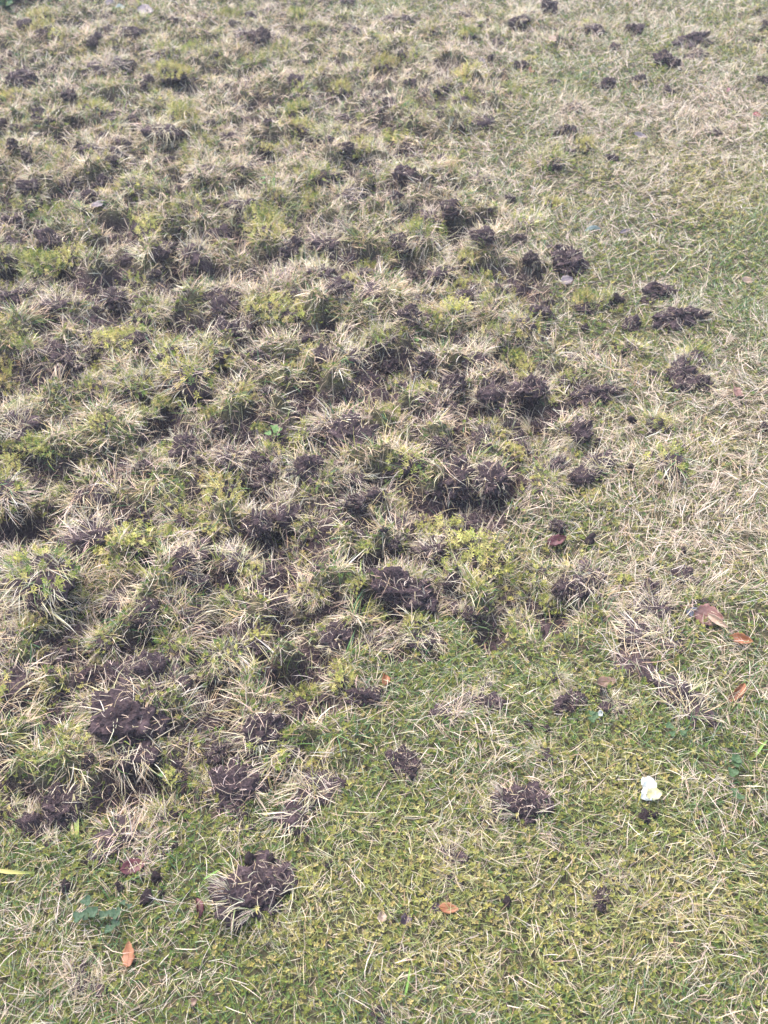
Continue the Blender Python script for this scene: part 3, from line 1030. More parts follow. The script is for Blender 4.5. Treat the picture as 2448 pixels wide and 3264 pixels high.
TUFT_AT = {     # straw tufts
    2: [(570, 420, 110), (820, 460, 120), (700, 700, 150), (1350, 230, 100), (420, 760, 120), (100, 1000, 120), (300, 930, 130), (620, 960, 130), (1440, 560, 80)],
    1: [(480, 700, 130), (600, 850, 130), (900, 720, 120), (300, 800, 130), (150, 930, 120), (1250, 640, 150), (1250, 760, 120), (1050, 720, 120), (1500, 970, 120),
        (850, 640, 120), (1100, 310, 110), (730, 300, 100), (1200, 880, 110), (1600, 940, 120), (1330, 990, 120)],
    3: [(800, 530, 230), (160, 160, 100), (640, 210, 130), (700, 250, 120), (1350, 60, 130), (1250, 370, 150), (1510, 420, 140), (1190, 900, 150), (440, 1030, 200),
        (1600, 800, 110), (1380, 960, 110), (900, 440, 130), (380, 380, 130), (600, 600, 130), (590, 690, 120), (270, 700, 110), (1050, 260, 130), (1400, 720, 120), (750, 420, 150),
        (300, 1010, 160), (860, 100, 130), (120, 400, 120), (990, 890, 120), (1640, 360, 110), (420, 570, 120), (1100, 60, 120), (720, 960, 130), (1480, 920, 120), (250, 240, 130)],
    4: [(1340, 450, 170), (1230, 895, 200), (240, 640, 150), (600, 360, 160), (860, 420, 120), (80, 900, 200), (640, 800, 110), (420, 1010, 150), (780, 530, 120), (560, 210, 100),
        (400, 480, 130), (480, 290, 110), (930, 200, 100), (820, 850, 120), (1190, 730, 130), (250, 100, 120), (150, 180, 110), (1080, 390, 100), (520, 460, 130), (700, 980, 130)],
    5: [(200, 270, 260), (300, 320, 180), (520, 340, 160), (780, 420, 220), (760, 570, 160), (1100, 650, 230), (960, 700, 130), (700, 760, 150), (380, 90, 180), (880, 910, 200),
        (560, 1010, 200), (350, 660, 160), (450, 560, 140), (1000, 390, 150), (1300, 200, 120), (1250, 40, 160), (1560, 250, 130), (1570, 430, 150), (1340, 320, 120), (400, 840, 140),
        (1000, 860, 130), (300, 990, 160), (1600, 560, 130), (1150, 860, 130), (1020, 200, 160), (1350, 480, 130), (720, 350, 130), (60, 520, 120), (60, 200, 120), (780, 1000, 150)],
    6: [(1060, 560, 260), (1200, 520, 180), (1270, 800, 200), (100, 290, 150), (600, 480, 130), (560, 300, 150), (700, 260, 150), (1040, 450, 150), (740, 730, 120), (1150, 400, 160),
        (1030, 830, 110), (330, 400, 120), (160, 540, 150), (700, 1040, 130), (310, 860, 140), (450, 760, 110), (860, 300, 150), (200, 140, 120), (1380, 380, 110)],
    7: [(530, 275, 220), (1340, 110, 220), (310, 880, 120), (700, 230, 180), (990, 270, 130), (30, 180, 150), (880, 80, 130), (340, 960, 130), (620, 400, 150), (950, 590, 100), (1180, 680, 120), (220, 300, 120), (1450, 60, 120)],
    8: [(430, 190, 150), (260, 370, 120), (290, 470, 100), (880, 330, 70), (1000, 470, 90)],
}
MOSS_AT = {     # yellow green moss tufts
    1: [(1370, 580, 70), (70, 770, 80), (200, 720, 80), (480, 370, 90), (1420, 1020, 80), (720, 1070, 80), (1160, 640, 60), (1330, 160, 60), (400, 1000, 70), (350, 190, 100), (1560, 500, 50)],
    2: [(870, 620, 100), (420, 500, 40), (240, 640, 50), (750, 880, 90), (100, 470, 70), (620, 260, 60)],
    3: [(430, 710, 110), (1130, 700, 90), (1310, 770, 130), (220, 920, 130), (970, 1040, 200), (60, 870, 80), (400, 900, 90), (730, 360, 110), (540, 540, 110), (90, 20, 100),
        (1320, 460, 100), (700, 620, 90), (1050, 560, 110), (920, 670, 100), (340, 150, 60), (1520, 80, 90), (1100, 190, 100), (1550, 360, 80), (310, 620, 80), (1000, 450, 80), (140, 390, 80), (1480, 480, 80), (760, 1000, 90)],
    4: [(1430, 840, 90), (560, 840, 120), (890, 1030, 110), (330, 110, 130), (800, 390, 80), (150, 330, 80), (870, 180, 120), (500, 330, 60), (1110, 480, 70), (1010, 560, 60), (480, 720, 120),
        (560, 440, 100), (50, 780, 70), (60, 1080, 90), (1110, 280, 70), (860, 620, 60), (740, 620, 60)],
    5: [(920, 100, 120), (590, 250, 130), (460, 630, 130), (160, 860, 170), (1480, 700, 160), (1310, 800, 170), (1080, 240, 110), (140, 570, 80), (1430, 1030, 120), (140, 450, 110), (900, 730, 100),
        (620, 480, 110), (720, 90, 120), (1580, 200, 90), (1540, 300, 80), (1110, 560, 110), (180, 130, 80), (600, 980, 130)],
    6: [(160, 60, 90), (390, 310, 110), (750, 330, 130), (60, 120, 80), (720, 780, 70), (1100, 850, 80), (1040, 290, 90), (130, 470, 90), (980, 560, 90)],
    7: [(1450, 180, 90), (1310, 470, 90), (740, 30, 80)],
    8: [(470, 180, 90), (640, 60, 60)],
}


def size_of(px_w, d):
    return px_w * (1224 / 1659.0) * d / FPX


rr = random.Random(5)
taken = []


def clod_at(tile, tx, ty, w, rot, ti, label, group):
    px, py = T(tile, tx, ty)
    x, y, z, d = on_ground(px, py, 0.0)
    s = size_of(w, d)
    x, y, z, d = on_ground(px, py, s * 0.22)
    taken.append((x, y, s))
    return place("soil_clod", CLODS[ti], x, y, z - 0.004, s * (1.02 if w > 60 else 0.92), rot, label, "soil clod", group, 0.85 + 0.3 * rr.random(), 0.25 * rr.random(), ('bare', 'moss edged', 'straw fringed', 'mossy, straw fringed')[ti % 4])


for tile, tx, ty, w, rot, ti, label in CL_OWN:
    clod_at(tile, tx, ty, w, rot, ti, label, None)
for tile, lst in CL.items():
    for tx, ty, w in lst:
        px, py = T(tile, tx, ty)
        x, y, _ = ground_at(px, py)
        tv = float(sample(torn, np.array([x]), np.array([y]))[0])
        if y > 3.6:  # far dark spots, many only brownish shade, all built as clods
            lab, grp = "small dark soil clod on the far, thinly scratched stretch of lawn", "soil clods on the far lawn"
        elif tv > 0.5:
            lab, grp = "dark crumbly soil clod among torn up moss and straw", "soil clods in the torn turf"
        else:
            lab, grp = "loose dark soil clod lying on unbroken lawn beside the torn turf", "soil clods on the unbroken lawn"
        clod_at(tile, tx, ty, w, rr.random() * 6.283, rr.randrange(12), lab, grp)

# smaller lumps of soil turned up all through the torn stretch
tries, extra = 0, 0
while tries < 9000 and extra < 92:
    tries += 1
    y = 0.85 + 4.1 * rr.random()
    x = (rr.random() * 2 - 1) * (0.3988 * depth_of(0, y) + 0.1)
    tv = float(sample(torn, np.array([x]), np.array([y]))[0])
    s = 0.03 + 0.035 * rr.random()
    if rr.random() > tv - .1 or any((x - a) ** 2 + (y - b) ** 2 < (0.5 * (s + c)) ** 2 for a, b, c in taken):
        continue
    taken.append((x, y, s))
    ti = rr.randrange(12)
    place("soil_clod", CLODS[ti], x, y, height(x, y) - 0.002, s, rr.random() * 6.283, "small soil clod", "soil clod", "soil clods", 0.8 + 0.4 * rr.random(), 0.3 * rr.random(),
          ('bare', 'moss edged', 'straw fringed', 'mossy, straw fringed')[ti % 4])
    extra += 1

TUFT_LAB = [("straw coloured grass tuft lifted out of the torn lawn", "lifted straw tufts in the torn turf"),
            ("dry straw tuft standing above unbroken lawn", "straw tufts on the unbroken lawn"),
            ("bleached grass tuft on the far, thinly scratched stretch of lawn", "straw tufts on the far lawn")]
MOSS_LAB = [("yellow green moss cushion lifted out of the torn lawn", "moss cushions in the torn turf"),
            ("yellow green moss cushion standing proud of unbroken lawn", "moss cushions on the unbroken lawn"),
            ("yellow green moss cushion on the far, thinly scratched stretch of lawn", "moss cushions on the far lawn")]


def zone(x, y):
    if y > 3.6:
        return 2
    return 0 if float(sample(torn, np.array([x]), np.array([y]))[0]) > 0.5 else 1


def tuft_place(x, y, s, mossy):
    lab, grp = (MOSS_LAB if mossy else TUFT_LAB)[zone(x, y)]
    pool = MOSSY if mossy else TUFTS
    ti = rr.randrange(len(pool))
    tpl = pool[ti]
    look = ('thin', 'dense', 'grass streaked')[ti % 3] if mossy else ('pale', 'moss topped', 'bleached', 'green flecked')[ti % 4]
    taken.append((x, y, s))
    place("moss_cushion" if mossy else "grass_tuft", tpl, x, y, height(x, y) - 0.003, s, rr.random() * 6.283, lab, "moss cushion" if mossy else "grass tuft", grp,
          0.85 + 0.5 * rr.random(), 0.3 * rr.random(), look)


for src, mossy in ((TUFT_AT, False), (MOSS_AT, True)):
    for tile, lst in src.items():
        for tx, ty, w in lst:
            px, py = T(tile, tx, ty)
            x, y, z, d = on_ground(px, py)
            s = size_of(w, d)
            x, y, z, d = on_ground(px, py, s * 0.15)
            tuft_place(x, y, min(0.115, s * (1.02 if not mossy else 0.82)), mossy)

# the torn stretch between them is just as full of lifted turf
tries, n_straw, n_moss = 0, 0, 0
while tries < 14000 and n_straw < 270:
    tries += 1
    y = 0.8 + 5.2 * rr.random()
    hw = 0.3988 * depth_of(0, y) + 0.25
    x = (rr.random() * 2 - 1) * hw
    tv = float(sample(torn, np.array([x]), np.array([y]))[0])
    bv = float(sample(pit_soil, np.array([x]), np.array([y]))[0])
    if rr.random() > tv * 1.2 or bv > 0.5:
        continue
    s = 0.06 + 0.055 * rr.random()
    if any((x - a) ** 2 + (y - b) ** 2 < (0.36 * (s + c)) ** 2 for a, b, c in taken):
        continue
    m = rr.random() < 0.3
    tuft_place(x, y, s, m)
    n_straw += 1

# ------------------------------------------------------------------ single crumbs lying on the lawn
CRUMB = [mesh_np("crumb", (lambda vf: vf[0])(lump(400 + i, ICO4, (1, .9, .85), .8, 12)), tris=ICO4[1], mat=M_SOIL, smooth_shade=True) for i in range(5)]
CRUMBS = [(7, 290, 525, 42), (7, 685, 490, 40), (7, 520, 530, 30), (7, 640, 572, 50), (7, 1420, 435, 26), (7, 1285, 290, 30), (7, 1085, 425, 60), (7, 1172, 428, 52), (6, 945, 795, 34), (6, 620, 935, 32),
          (6, 700, 950, 26), (6, 1290, 190, 24), (6, 885, 140, 40), (8, 1120, 222, 46), (8, 1160, 215, 26), (4, 865, 325, 28), (4, 1065, 730, 34), (4, 1065, 935, 30), (4, 430, 580, 44), (4, 1145, 790, 22),
          (4, 480, 190, 22), (4, 455, 20, 24), (4, 1010, 210, 40), (8, 530, 590, 30), (7, 1330, 320, 20), (7, 760, 350, 24), (4, 920, 820, 30), (7, 700, 555, 26), (2, 900, 490, 22), (2, 460, 260, 26)]
for i, (tile, tx, ty, w) in enumerate(CRUMBS):
    px, py = T(tile, tx, ty)
    x, y, z, d = on_ground(px, py)
    s = size_of(w, d)
    o = add_obj("soil_crumb", CRUMB[i % 5], label="small round crumb of dark soil lying loose on the grass", category="soil crumb", group="soil crumbs on the lawn")
    o.location = (x, y, z + 0.009 + s * 0.2)
    o.scale = (s * .62,) * 3
    o.rotation_euler = (rr.random(), rr.random(), rr.random() * 6)


# ------------------------------------------------------------------ fallen leaves
def leaf_mesh(name, seed, ln, wd, curl, cup, wave, mat, tip=1.3, thick=0.0006):
    """leaf with a pointed outline, folded along the midrib, curled and slightly thick"""
    rng = np.random.default_rng(seed)
    nu, nv = 14, 8
    P = []
    for i in range(nu + 1):
        u = i / nu
        wv = wd * 0.5 * (math.sin(math.pi * min(1, u ** 0.85)) ** 0.8) * (1 if u < .98 else .3) + 0.0004
        for j in range(nv + 1):
            v = j / nv * 2 - 1
            edge = 1 + 0.10 * math.sin(u * 23 + seed) * abs(v) + 0.05 * math.sin(u * 47 + v)
            x = (u - 0.5) * ln
            y = v * wv * edge
            zz = cup * wd * abs(v) ** 1.3 * math.sin(math.pi * u) + wave * wd * math.sin(u * 7 + v * 2 + seed) * abs(v)
            ang = curl * (u - 0.5)
            xx = x * math.cos(ang * .5) - zz * math.sin(ang)
            z2 = zz * math.cos(ang) + (x * ang * .5)
            P.append((xx, y, z2))
    P = np.array(P)
    P2 = P - np.array([0, 0, thick])
    idx = np.arange((nu + 1) * (nv + 1)).reshape(nu + 1, nv + 1)
    q = np.stack([idx[:-1, :-1], idx[1:, :-1], idx[1:, 1:], idx[:-1, 1:]], -1).reshape(-1, 4)
    rim = np.concatenate([idx[0, :], idx[1:, -1], idx[-1, -2::-1], idx[-2:0:-1, 0]])
    o = len(P)
    rq = np.stack([rim, np.roll(rim, -1), np.roll(rim, -1) + o, rim + o], 1)
    return mesh_np(name, np.concatenate([P, P2]), quads=np.concatenate([q, q[:, ::-1] + o, rq]), mat=mat, smooth_shade=True), P.reshape(nu + 1, nv + 1, 3)


def tube(name, pts, r0, r1, mat, sides=5):
    pts = np.array(pts, float)
    V, Q = [], []
    for i, p in enumerate(pts):
        d = pts[min(i + 1, len(pts) - 1)] - pts[max(i - 1, 0)]
        d /= np.linalg.norm(d) + 1e-9
        a = np.cross(d, [0, 0, 1.0] if abs(d[2]) < .9 else [1.0, 0, 0])
        a /= np.linalg.norm(a)
        b = np.cross(d, a)
        r = r0 + (r1 - r0) * i / (len(pts) - 1)
        for k in range(sides):
            t = 2 * math.pi * k / sides
            V.append(p + (a * math.cos(t) + b * math.sin(t)) * r)
    for i in range(len(pts) - 1):
        for k in range(sides):
            k2 = (k + 1) % sides
            Q.append((i * sides + k, i * sides + k2, (i + 1) * sides + k2, (i + 1) * sides + k))
    return mesh_np(name, np.array(V), quads=np.array(Q), mat=mat, smooth_shade=True)


LC = {
    'orange': ((0.30, 0.10, 0.035), (0.42, 0.18, 0.075)), 'rust': ((0.28, 0.09, 0.035), (0.42, 0.16, 0.06)), 'maroon': ((0.09, 0.018, 0.022), (0.18, 0.05, 0.05)),
    'pinkbrown': ((0.30, 0.13, 0.10), (0.46, 0.25, 0.19)), 'tan': ((0.45, 0.29, 0.19), (0.60, 0.43, 0.31)), 'pink': ((0.62, 0.20, 0.22), (0.72, 0.34, 0.33)),
    'crimson': ((0.35, 0.03, 0.06), (0.45, 0.07, 0.09)), 'mauve': ((0.36, 0.28, 0.29), (0.52, 0.42, 0.42)), 'purple': ((0.05, 0.025, 0.04), (0.10, 0.06, 0.075)),
    'slate': ((0.07, 0.08, 0.11), (0.13, 0.13, 0.18)), 'paleblue': ((0.45, 0.55, 0.48), (0.6, 0.68, 0.6)), 'brown': ((0.20, 0.11, 0.07), (0.33, 0.20, 0.13)),
}
LC = {k: tuple(tuple(c * ((.45 if k in ('pink', 'mauve', 'paleblue') else .55 if k in ('tan', 'pinkbrown') else .68)) for c in v) for v in p) for k, p in LC.items()}
LM = {k: leaf_mat("leaf_" + k, *v) for k, v in LC.items()}
# tile, x, y, length px, width/length, heading in picture degrees, roll, colour, label
LEAVES = [
    (7, 575, 425, 105, .55, 20, .3, 'maroon', "dull maroon fallen leaf half sunk in moss and straw"),
    (7, 855, 607, 85, .4, 100, .9, 'maroon', "small curled dark maroon leaf by the large straw splayed clod"),
    (7, 555, 808, 100, .48, 95, -.5, 'orange', "orange brown oval leaf standing half upright in mossy grass"),
    (7, 830, 1010, 40, .7, 30, .2, 'brown', "tiny dull brown leaf scrap pressed into straw"),
    (7, 1650, 640, 50, .7, 80, .4, 'tan', "pale tan leaf scrap beside yellow green moss"),
    (8, 280, 604, 82, .48, -8, .15, 'orange', "smooth orange brown oval leaf lying flat beside a dark purple one"),
    (8, 225, 599, 38, .85, 40, .5, 'purple', "tiny dark purple leaf touching the smooth orange oval leaf"),
    (8, 95, 652, 55, .8, 60, .4, 'purple', "dark purple folded leaf on mossy lawn under straw"),
    (6, 1400, 450, 120, .75, -15, .45, 'pinkbrown', "large rust pink leaf with a rolled pale edge, bent over on the grass"),
    (6, 1440, 480, 125, .22, -62, 1.2, 'tan', "narrow pale pink rolled leaf edge against the large rust pink leaf"),
    (6, 1345, 437, 70, .6, -20, .3, 'slate', "slate blue grey leaf scrap beside the large rust pink leaf"),
    (6, 1545, 552, 95, .42, -32, .8, 'rust', "rust brown curled leaf beyond the rolled pale one"),
    (6, 1500, 515, 26, .7, 40, .7, 'tan', "tiny pale tan leaf curl between the rust brown leaves"),
    (6, 1525, 780, 120, .30, 42, .6, 'orange', "long orange rolled leaf lying aslant in green grass"),
    (6, 960, 732, 85, .5, 5, .2, 'brown', "ragged brown leaf remnant between two straw tufts"),
    (6, 745, 125, 85, .5, 15, .6, 'maroon', "crimson tinged maroon leaf tucked under straw by a small clod"),
    (6, 5, 720, 70, .5, 85, .7, 'rust', "rust red leaf stuck upright beside a mossy sod and green grass"),
    (5, 592, 66, 55, .85, 10, .4, 'pinkbrown', "round pinkish brown leaf perched above torn straw"),
    (4, 1525, 590, 75, .75, 70, .5, 'pinkbrown', "crinkled reddish brown leaf in pale straw"),
    (4, 1185, 965, 52, .85, 25, .4, 'tan', "pale pink tan leaf lying flat on straw"),
    (4, 1575, 105, 60, .55, 5, .3, 'tan', "washed out tan leaf in bright green grass"),
    (4, 790, 103, 55, .8, 20, .3, 'mauve', "greyish pink leaf beside a jagged dark clod"),
    (2, 636, 305, 42, .6, 70, .7, 'rust', "small rust leaf standing up by a far soil clod"),
    (2, 355, 535, 62, .6, 10, .5, 'pink', "bright pink fallen leaf on torn straw"),
    (2, 1610, 495, 40, .5, 20, .4, 'crimson', "crimson leaf scrap on pale lawn"),
    (2, 1485, 387, 36, .35, 65, .5, 'pink', "slim pink leaf scrap on the far pale lawn"),
    (2, 1108, 590, 60, .35, -30, .6, 'mauve', "greyish mauve narrow leaf on pale straw coloured grass"),
    (2, 1040, 1000, 50, .3, 25, .5, 'mauve', "thin mauve rolled leaf near a pale bluish leaf"),
    (2, 905, 990, 70, .3, 10, .2, 'paleblue', "pale bluish green narrow leaf flat on green grass"),
    (2, 1618, 810, 30, .7, 60, .5, 'brown', "tiny brown leaf on yellow green lawn"),
    (2, 728, 172, 45, .6, -50, .5, 'tan', "tan leaf beside a far dark clod"),
    (2, 420, 255, 60, .45, 10, .3, 'mauve', "faded mauve leaf on far torn grass"),
    (1, 630, 40, 80, .65, -30, .4, 'mauve', "broad mauve grey dead leaf lying by the border plant"),
    (1, 580, 22, 60, .4, 0, .3, 'tan', "pale pinkish dead leaf next to the broad mauve grey one"),
    (1, 480, 25, 40, .8, 30, .4, 'mauve', "small round pinkish dead leaf along the lawn border"),
    (1, 260, 35, 55, .35, 10, .3, 'tan', "thin pale dead leaf by the dark leafy border plant"),
    (1, 520, 32, 40, .7, 40, .3, 'paleblue', "pale green fallen leaf among dead leaves at the border"),
    (1, 375, 6, 60, .5, 10, .4, 'rust', "rust red dead leaf at the border under dark foliage"),
    (1, 1500, 8, 70, .6, -10, .3, 'purple', "dark purple dead leaf at the far edge of the lawn"),
    (1, 660, 275, 40, .6, 30, .4, 'mauve', "pale greyish leaf on far straw coloured grass"),
    (1, 945, 565, 50, .4, -40, .4, 'tan', "bleached whitish leaf shred on torn far straw"),
    (1, 420, 860, 60, .5, 35, .3, 'mauve', "lilac grey leaf pressed onto torn straw"),
]
for i, (tile, tx, ty, lpx, asp, head, roll, colr, lab) in enumerate(LEAVES):
    px, py = T(tile, tx, ty)
    x, y, z, d = on_ground(px, py, 0.012)
    ln = size_of(lpx, d) * 1.08
    me, grid = leaf_mesh("leaf_blade", 500 + i, ln, ln * asp, (0.5, -0.7, 0.9)[i % 3], (0.18, 0.3, 0.1)[i % 3] + 0.25 * (asp < .45), 0.07, LM[colr])
    e = bpy.data.objects.new("fallen_leaf", None)
    e.empty_display_size = .01
    COL.objects.link(e)
    e.location = (x, y, z + 0.010 + 0.12 * ln * abs(roll))
    # leaves lie tipped towards the open sky in front of them
    e.rotation_euler = (R(12) + roll * .55, roll * .25 * (-1) ** i, R(head))
    e['label'], e['category'] = lab, "leaf"
    add_obj("leaf_blade", me, e)
    rib = [grid[k, 4] + np.array([0, 0, 0.0004]) for k in range(0, 14)]
    add_obj("midrib", tube("midrib", rib, ln * .012, ln * .004, LM[colr], 4), e)
    if lpx > 60:
        st = [grid[0, 4] + np.array([-ln * .07 * k, ln * .015 * k * k, -ln * .02 * k]) for k in range(4)]
        add_obj("stalk", tube("stalk", st, ln * .014, ln * .010, LM['brown'], 5), e)

# ------------------------------------------------------------------ pale flower
M_PETAL = leaf_mat("petal_white", (0.50, 0.49, 0.41), (0.66, 0.65, 0.57), .2, .7, 140)
M_PETALY = leaf_mat("petal_yellow", (0.52, 0.45, 0.20), (0.62, 0.58, 0.38), .2, .7, 110)
M_CALYX = leaf_mat("calyx", (0.50, 0.45, 0.08), (0.62, 0.55, 0.16), .2, .6, 90)
px, py = T(8, 1142, 105)
x, y, z, d = on_ground(px, py, .015)
fl = bpy.data.objects.new("pale_flower", None)
COL.objects.link(fl)
fl.location = (x, y, z + .02)
fl.rotation_euler = (R(32), 0, R(4))
fl['label'], fl['category'] = "crumpled cream white flower with pale yellow lower petals lying on moss", "flower"
u = size_of(100, d)


def petal(name, seed, cx, cy, ln, wd, ang, zz, mat):
    me, _ = leaf_mesh(name, seed, ln, wd, .3, .10, .09, mat)
    v = np.zeros(len(me.vertices) * 3, np.float32)
    me.vertices.foreach_get('co', v)
    v = v.reshape(-1, 3)
    # round the outline
    ca, sa = math.cos(ang), math.sin(ang)
    w = np.stack([v[:, 0] * ca - v[:, 1] * sa + cx, v[:, 0] * sa + v[:, 1] * ca + cy, v[:, 2] + zz], 1)
    me.vertices.foreach_set('co', np.ascontiguousarray(w, np.float32).ravel())
    me.update()
    return add_obj("petal", me, fl)


petal("petal", 71, .02 * u, .30 * u, .64 * u, .62 * u, 1.5, .004, M_PETAL)
petal("petal", 72, -.12 * u, .36 * u, .50 * u, .42 * u, 1.9, .002, M_PETAL)
petal("petal", 73, -.17 * u, -.13 * u, .62 * u, .56 * u, 3.6, .006, M_PETAL)
petal("petal", 74, .15 * u, -.12 * u, .72 * u, .52 * u, .05, .0085, M_PETALY)
petal("petal", 75, -.02 * u, -.12 * u, .60 * u, .50 * u, .8, .007, M_PETAL)
add_obj("stalk", tube("stalk", [(-.36 * u, -.12 * u, .002), (-.43 * u, -.28 * u, -.001), (-.46 * u, -.42 * u, -.004), (-.50 * u, -.55 * u, -.008)], .05 * u, .03 * u, M_CALYX, 6), fl)

# tiny white petal by the fibrous clod
px, py = T(6, 932, 872)
x, y, z, d = on_ground(px, py, .012)
me, _ = leaf_mesh("white_petal", 81, size_of(34, d), size_of(24, d), .8, .3, .05, M_PETAL)
o = add_obj("white_petal", me, label="tiny white petal standing in short grass by the fibrous clod", category="petal")
o.location = (x, y, z + .014)
o.rotation_euler = (R(40), R(15), R(30))

# ------------------------------------------------------------------ broad grass blades
def broad_blade(tile, pts, wpx, c0, c1, lab):
    P = []
    for tx, ty, lift in pts:
        px, py = T(tile, tx, ty)
        x, y, z, d = on_ground(px, py, lift)
        P.append((x, y, z + lift))
    w = size_of(wpx, d)
    # resample the path
    P = np.array(P)
    t = np.linspace(0, len(P) - 1, 12)
    Q = np.stack([np.interp(t, range(len(P)), P[:, k]) for k in range(3)], 1)
    V, F, C = [], [], []
    for i, p in enumerate(Q):
        dr = Q[min(i + 1, 11)] - Q[max(i - 1, 0)]
        s = np.cross(dr, [0, -.5, .85])
        s /= np.linalg.norm(s) + 1e-9
        nrm = np.cross(s, dr)
        nrm /= np.linalg.norm(nrm) + 1e-9
        f = i / 11
        ww = w * .5 * (1 - .75 * f ** 3) * (0.7 + .3 * min(1, f * 4))
        V += [p - s * ww, p - nrm * w * .16, p + s * ww]
        C += [np.array(c0) * (1 - f) + np.array(c1) * f] * 3
    for i in range(11):
        F += [(3 * i, 3 * i + 1, 3 * i + 4, 3 * i + 3), (3 * i + 1, 3 * i + 2, 3 * i + 5, 3 * i + 4)]
    me = mesh_np("broad_grass_blade", np.array(V), quads=np.array(F), cols=np.array(C), mat=M_GRASS, smooth_shade=True)
    add_obj("broad_grass_blade", me, label=lab, category="grass blade")


broad_blade(7, [(333, 300, .005), (330, 220, .02), (320, 160, .035), (318, 112, .045)], 22, (.26, .36, .06), (.60, .48, .24), "broad green blade with a yellowed tip standing by the purplish clod")
broad_blade(7, [(318, 300, .004), (312, 270, .010), (312, 235, .016)], 14, (.5, .38, .2), (.52, .40, .2), "short tan blade stub below the broad yellow tipped blade")
broad_blade(7, [(-30, 438, .02), (30, 448, .022), (90, 452, .020), (150, 452, .010)], 17, (.62, .46, .16), (.30, .34, .08), "broad yellow grass blade lying flat over green moss")
broad_blade(7, [(880, 480, .012), (915, 458, .018), (950, 438, .022)], 10, (.20, .36, .06), (.24, .40, .08), "short bright green blade lying between straw and the large clod")
broad_blade(8, [(90, 990, .008), (105, 920, .02), (112, 860, .03)], 10, (.22, .38, .07), (.30, .44, .10), "upright bright green blade in yellowing moss")
broad_blade(6, [(1600, 1060, .01), (1630, 1015, .02), (1656, 985, .03)], 12, (.22, .38, .07), (.30, .46, .12), "bright green broad blade pair beside the small clover")

# ------------------------------------------------------------------ clover and small weeds
def weed_mat(name, c):
    return leaf_mat(name, tuple(k * .75 for k in c), tuple(k * 1.25 for k in c), .2, .5, 90)


M_CLOVER = weed_mat("clover_leaf", (0.050, 0.095, 0.030))
M_TEAL = weed_mat("bluegreen_leaf", (0.042, 0.082, 0.034))
M_BRIGHT = weed_mat("bright_leaf", (0.11, 0.20, 0.05))
LEAFLET, _ = leaf_mesh("leaflet", 90, 1.0, .95, .4, .12, .04, None)


def weed(tile, tx, ty, wpx, mat, n, label, seed):
    r_ = random.Random(seed)
    px, py = T(tile, tx, ty)
    x, y, z, d = on_ground(px, py)
    s = size_of(wpx, d)
    e = bpy.data.objects.new("clover_plant", None)
    COL.objects.link(e)
    e.location = (x, y, z)
    e['label'], e['category'] = label, "weed"
    me = LEAFLET.copy()
    me.materials.clear()
    me.materials.append(mat)
    for k in range(n):
        a = r_.random() * 6.283
        q = s * .42 * math.sqrt(r_.random())
        cx, cy, cz = q * math.cos(a), q * math.sin(a), .020 + .012 * r_.random()
        add_obj("stalk", tube("stalk", [(0, 0, -.002), (cx * .4, cy * .4, cz * .6), (cx, cy, cz)], .0006, .0005, mat, 4), e)
        l = s * (.20 + .08 * r_.random()) if n > 2 else s * .4
        a0 = r_.random() * 6.283
        for j in range(3):
            o = add_obj("leaf", me, e)
            aa = a0 + j * 2.094
            o.location = (cx + math.cos(aa) * l * .5, cy + math.sin(aa) * l * .5, cz)
            o.scale = (l, l, l)
            o.rotation_euler = (R(15) * (r_.random() - .2), -R(18), aa)


weed(6, 885, 940, 85, M_CLOVER, 3, "small clover plant with rounded leaves below a tiny white petal", 1)
weed(6, 1250, 980, 85, M_CLOVER, 4, "dark green clover plant under the drooping straw tuft", 2)
weed(8, 1510, 25, 110, M_CLOVER, 4, "low clover patch in mossy grass past the pale flower", 3)
weed(8, 1500, 140, 80, M_CLOVER, 3, "smaller clover patch beside bleached straw, level with the pale flower", 4)
weed(7, 390, 650, 110, M_TEAL, 5, "blue green clover plant spreading through moss near an orange leaf", 5)
weed(7, 480, 690, 100, M_TEAL, 5, "darker blue green clover plant nearest the upright orange leaf", 6)
weed(7, 550, 625, 70, M_TEAL, 3, "small blue green clover sprig beside scattered soil crumbs", 7)
weed(3, 1180, 800, 80, M_BRIGHT, 5, "bright green weed growing out of torn turf beside yellow moss", 8)
weed(7, 712, 60, 34, M_BRIGHT, 1, "single bright green seedling leaf on bare brown soil", 9)
weed(8, 557, 152, 26, M_BRIGHT, 1, "tiny pale green seedling on top of the round dark clod", 10)
weed(1, 1165, 890, 60, M_BRIGHT, 3, "green weed on far torn straw", 11)
weed(4, 150, 335, 60, M_BRIGHT, 3, "pale green weed between two soil clods in torn turf", 12)

# ------------------------------------------------------------------ border plant in the far corner of the lawn
M_BORD = [weed_mat("border_leaf_dark", (0.035, 0.085, 0.05)), weed_mat("border_leaf_mid", (0.07, 0.17, 0.07)), weed_mat("border_leaf_light", (0.22, 0.32, 0.10))]
M_STEM = leaf_mat("border_stem", (0.05, 0.03, 0.02), (0.10, 0.06, 0.04))
BMESH = []
for m in M_BORD:
    me = leaf_mesh("leaf", 95, 1.0, .62, .5, .15, .05, m)[0]
    BMESH.append(me)


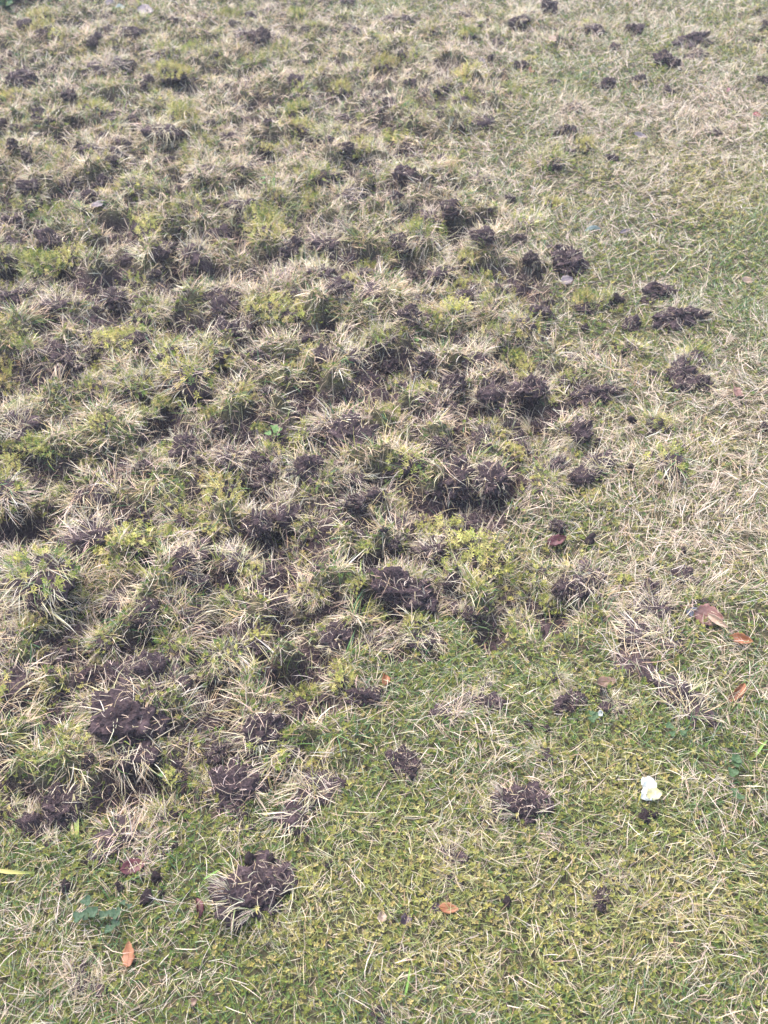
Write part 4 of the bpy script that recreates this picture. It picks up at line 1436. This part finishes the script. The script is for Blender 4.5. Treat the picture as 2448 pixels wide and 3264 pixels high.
def border_plant(x0, y0, h, rad, nstem, nleaf, label, seed):
    r_ = random.Random(seed)
    e = bpy.data.objects.new("border_plant", None)
    COL.objects.link(e)
    e.location = (x0, y0, height(x0, y0))
    e['label'], e['category'] = label, "plant"
    for s_ in range(nstem):
        a = r_.random() * 6.283
        tip = np.array([math.cos(a) * rad * r_.random(), math.sin(a) * rad * .6 * r_.random(), h * (.5 + .5 * r_.random())])
        pts = [np.array([0, 0, -.02]) + np.array([math.cos(a), math.sin(a), 0]) * .03, tip * np.array([.4, .4, .5]), tip]
        add_obj("stem", tube("stem", pts, .005, .002, M_STEM, 5), e)
        for k in range(nleaf):
            t = .15 + .85 * r_.random()
            p = (pts[0] * (1 - t) ** 2 + pts[1] * 2 * t * (1 - t) + pts[2] * t * t)
            o = add_obj("leaf", r_.choice(BMESH), e)
            b = r_.random() * 6.283
            l = .035 + .03 * r_.random()
            o.location = (p[0] + math.cos(b) * l * .5, p[1] + math.sin(b) * l * .5, p[2] + .005)
            o.scale = (l, l, l)
            o.rotation_euler = (R(40) * (r_.random() - .3), -R(30) * r_.random(), b)


bx, by, _ = ground_at(*T(1, 20, 62))
border_plant(bx, by, .13, .26, 12, 9, "dark leafy border plant overhanging the far corner of the lawn", 1)
bx, by, _ = ground_at(*T(1, 150, 40))
border_plant(bx, by, .08, .18, 8, 8, "smaller lighter leafed plant next to the dark border plant", 2)
bx, by, _ = ground_at(*T(1, 400, 8))
border_plant(bx, by, .05, .13, 5, 6, "low sprawling border plant above scattered dead leaves", 3)

# ------------------------------------------------------------------ labels: size, look and the nearest thing one can find
CUT = set("with lying half standing beside by under on in joined pressed touching tucked stuck perched near between beyond against next along among at below "
          "beneath framed overhanging spreading growing past crowned set tinged".split())


def short(lab):
    w = []
    for t in lab.split():
        if t.lower() in CUT:
            break
        w.append(t.rstrip(','))
        if t.endswith(','):
            break
    return ' '.join(w)


anchors = {}
for o in bpy.data.objects:
    if o.parent is None and 'label' in o.keys() and 'group' not in o.keys() and 'kind' not in o.keys() and o['category'] in ("soil clod", "leaf", "flower", "weed", "plant"):
        anchors.setdefault(short(o['label']), []).append(o)
anchors = [(k, v[0].location) for k, v in anchors.items() if len(v) == 1 and 2 <= len(k.split()) <= 7]
for e, size, look in LATER:
    p = e.location
    (an, ap) = min(anchors, key=lambda a: (a[1] - p).length)
    d = (ap - p).length
    sz = "small" if size < 0.05 else ("big" if size > 0.085 else "middling")
    kind = {"soil_clod": "dark soil clod", "grass_tuft": "straw tuft", "moss_cushion": "yellow green moss cushion"}[e.name.split('.')[0]]
    rel = "right beside the" if d < 0.16 else ("near the" if d < 0.42 else "well off the")
    e['label'] = f"{sz} {look} {kind} {rel} {an}"
    e['group'] = {"soil_clod": "soil clods strewn over the lawn", "grass_tuft": "lifted straw tufts", "moss_cushion": "lifted moss cushions"}[e.name.split('.')[0]]

# ------------------------------------------------------------------ haze volume added to imitate pale lens glare
m, nt, out = new_mat("glare_haze")
vol = N(nt, 'ShaderNodeVolumePrincipled')
vol.inputs['Color'].default_value = (0.93, 0.95, 0.97, 1)
vol.inputs['Density'].default_value = 0.007
nt.links.new(vol.outputs[0], out.inputs['Volume'])
hb = np.array([(a, b, c) for a in (-90, 90) for b in (-90, 130) for c in (-1.5, 2.2)], float)
hq = np.array([(0, 1, 3, 2), (4, 6, 7, 5), (0, 4, 5, 1), (2, 3, 7, 6), (0, 2, 6, 4), (1, 5, 7, 3)])
add_obj("haze", mesh_np("haze", hb, quads=hq, mat=m), kind='stuff', label="added thin haze hanging over the whole lawn", category="haze")
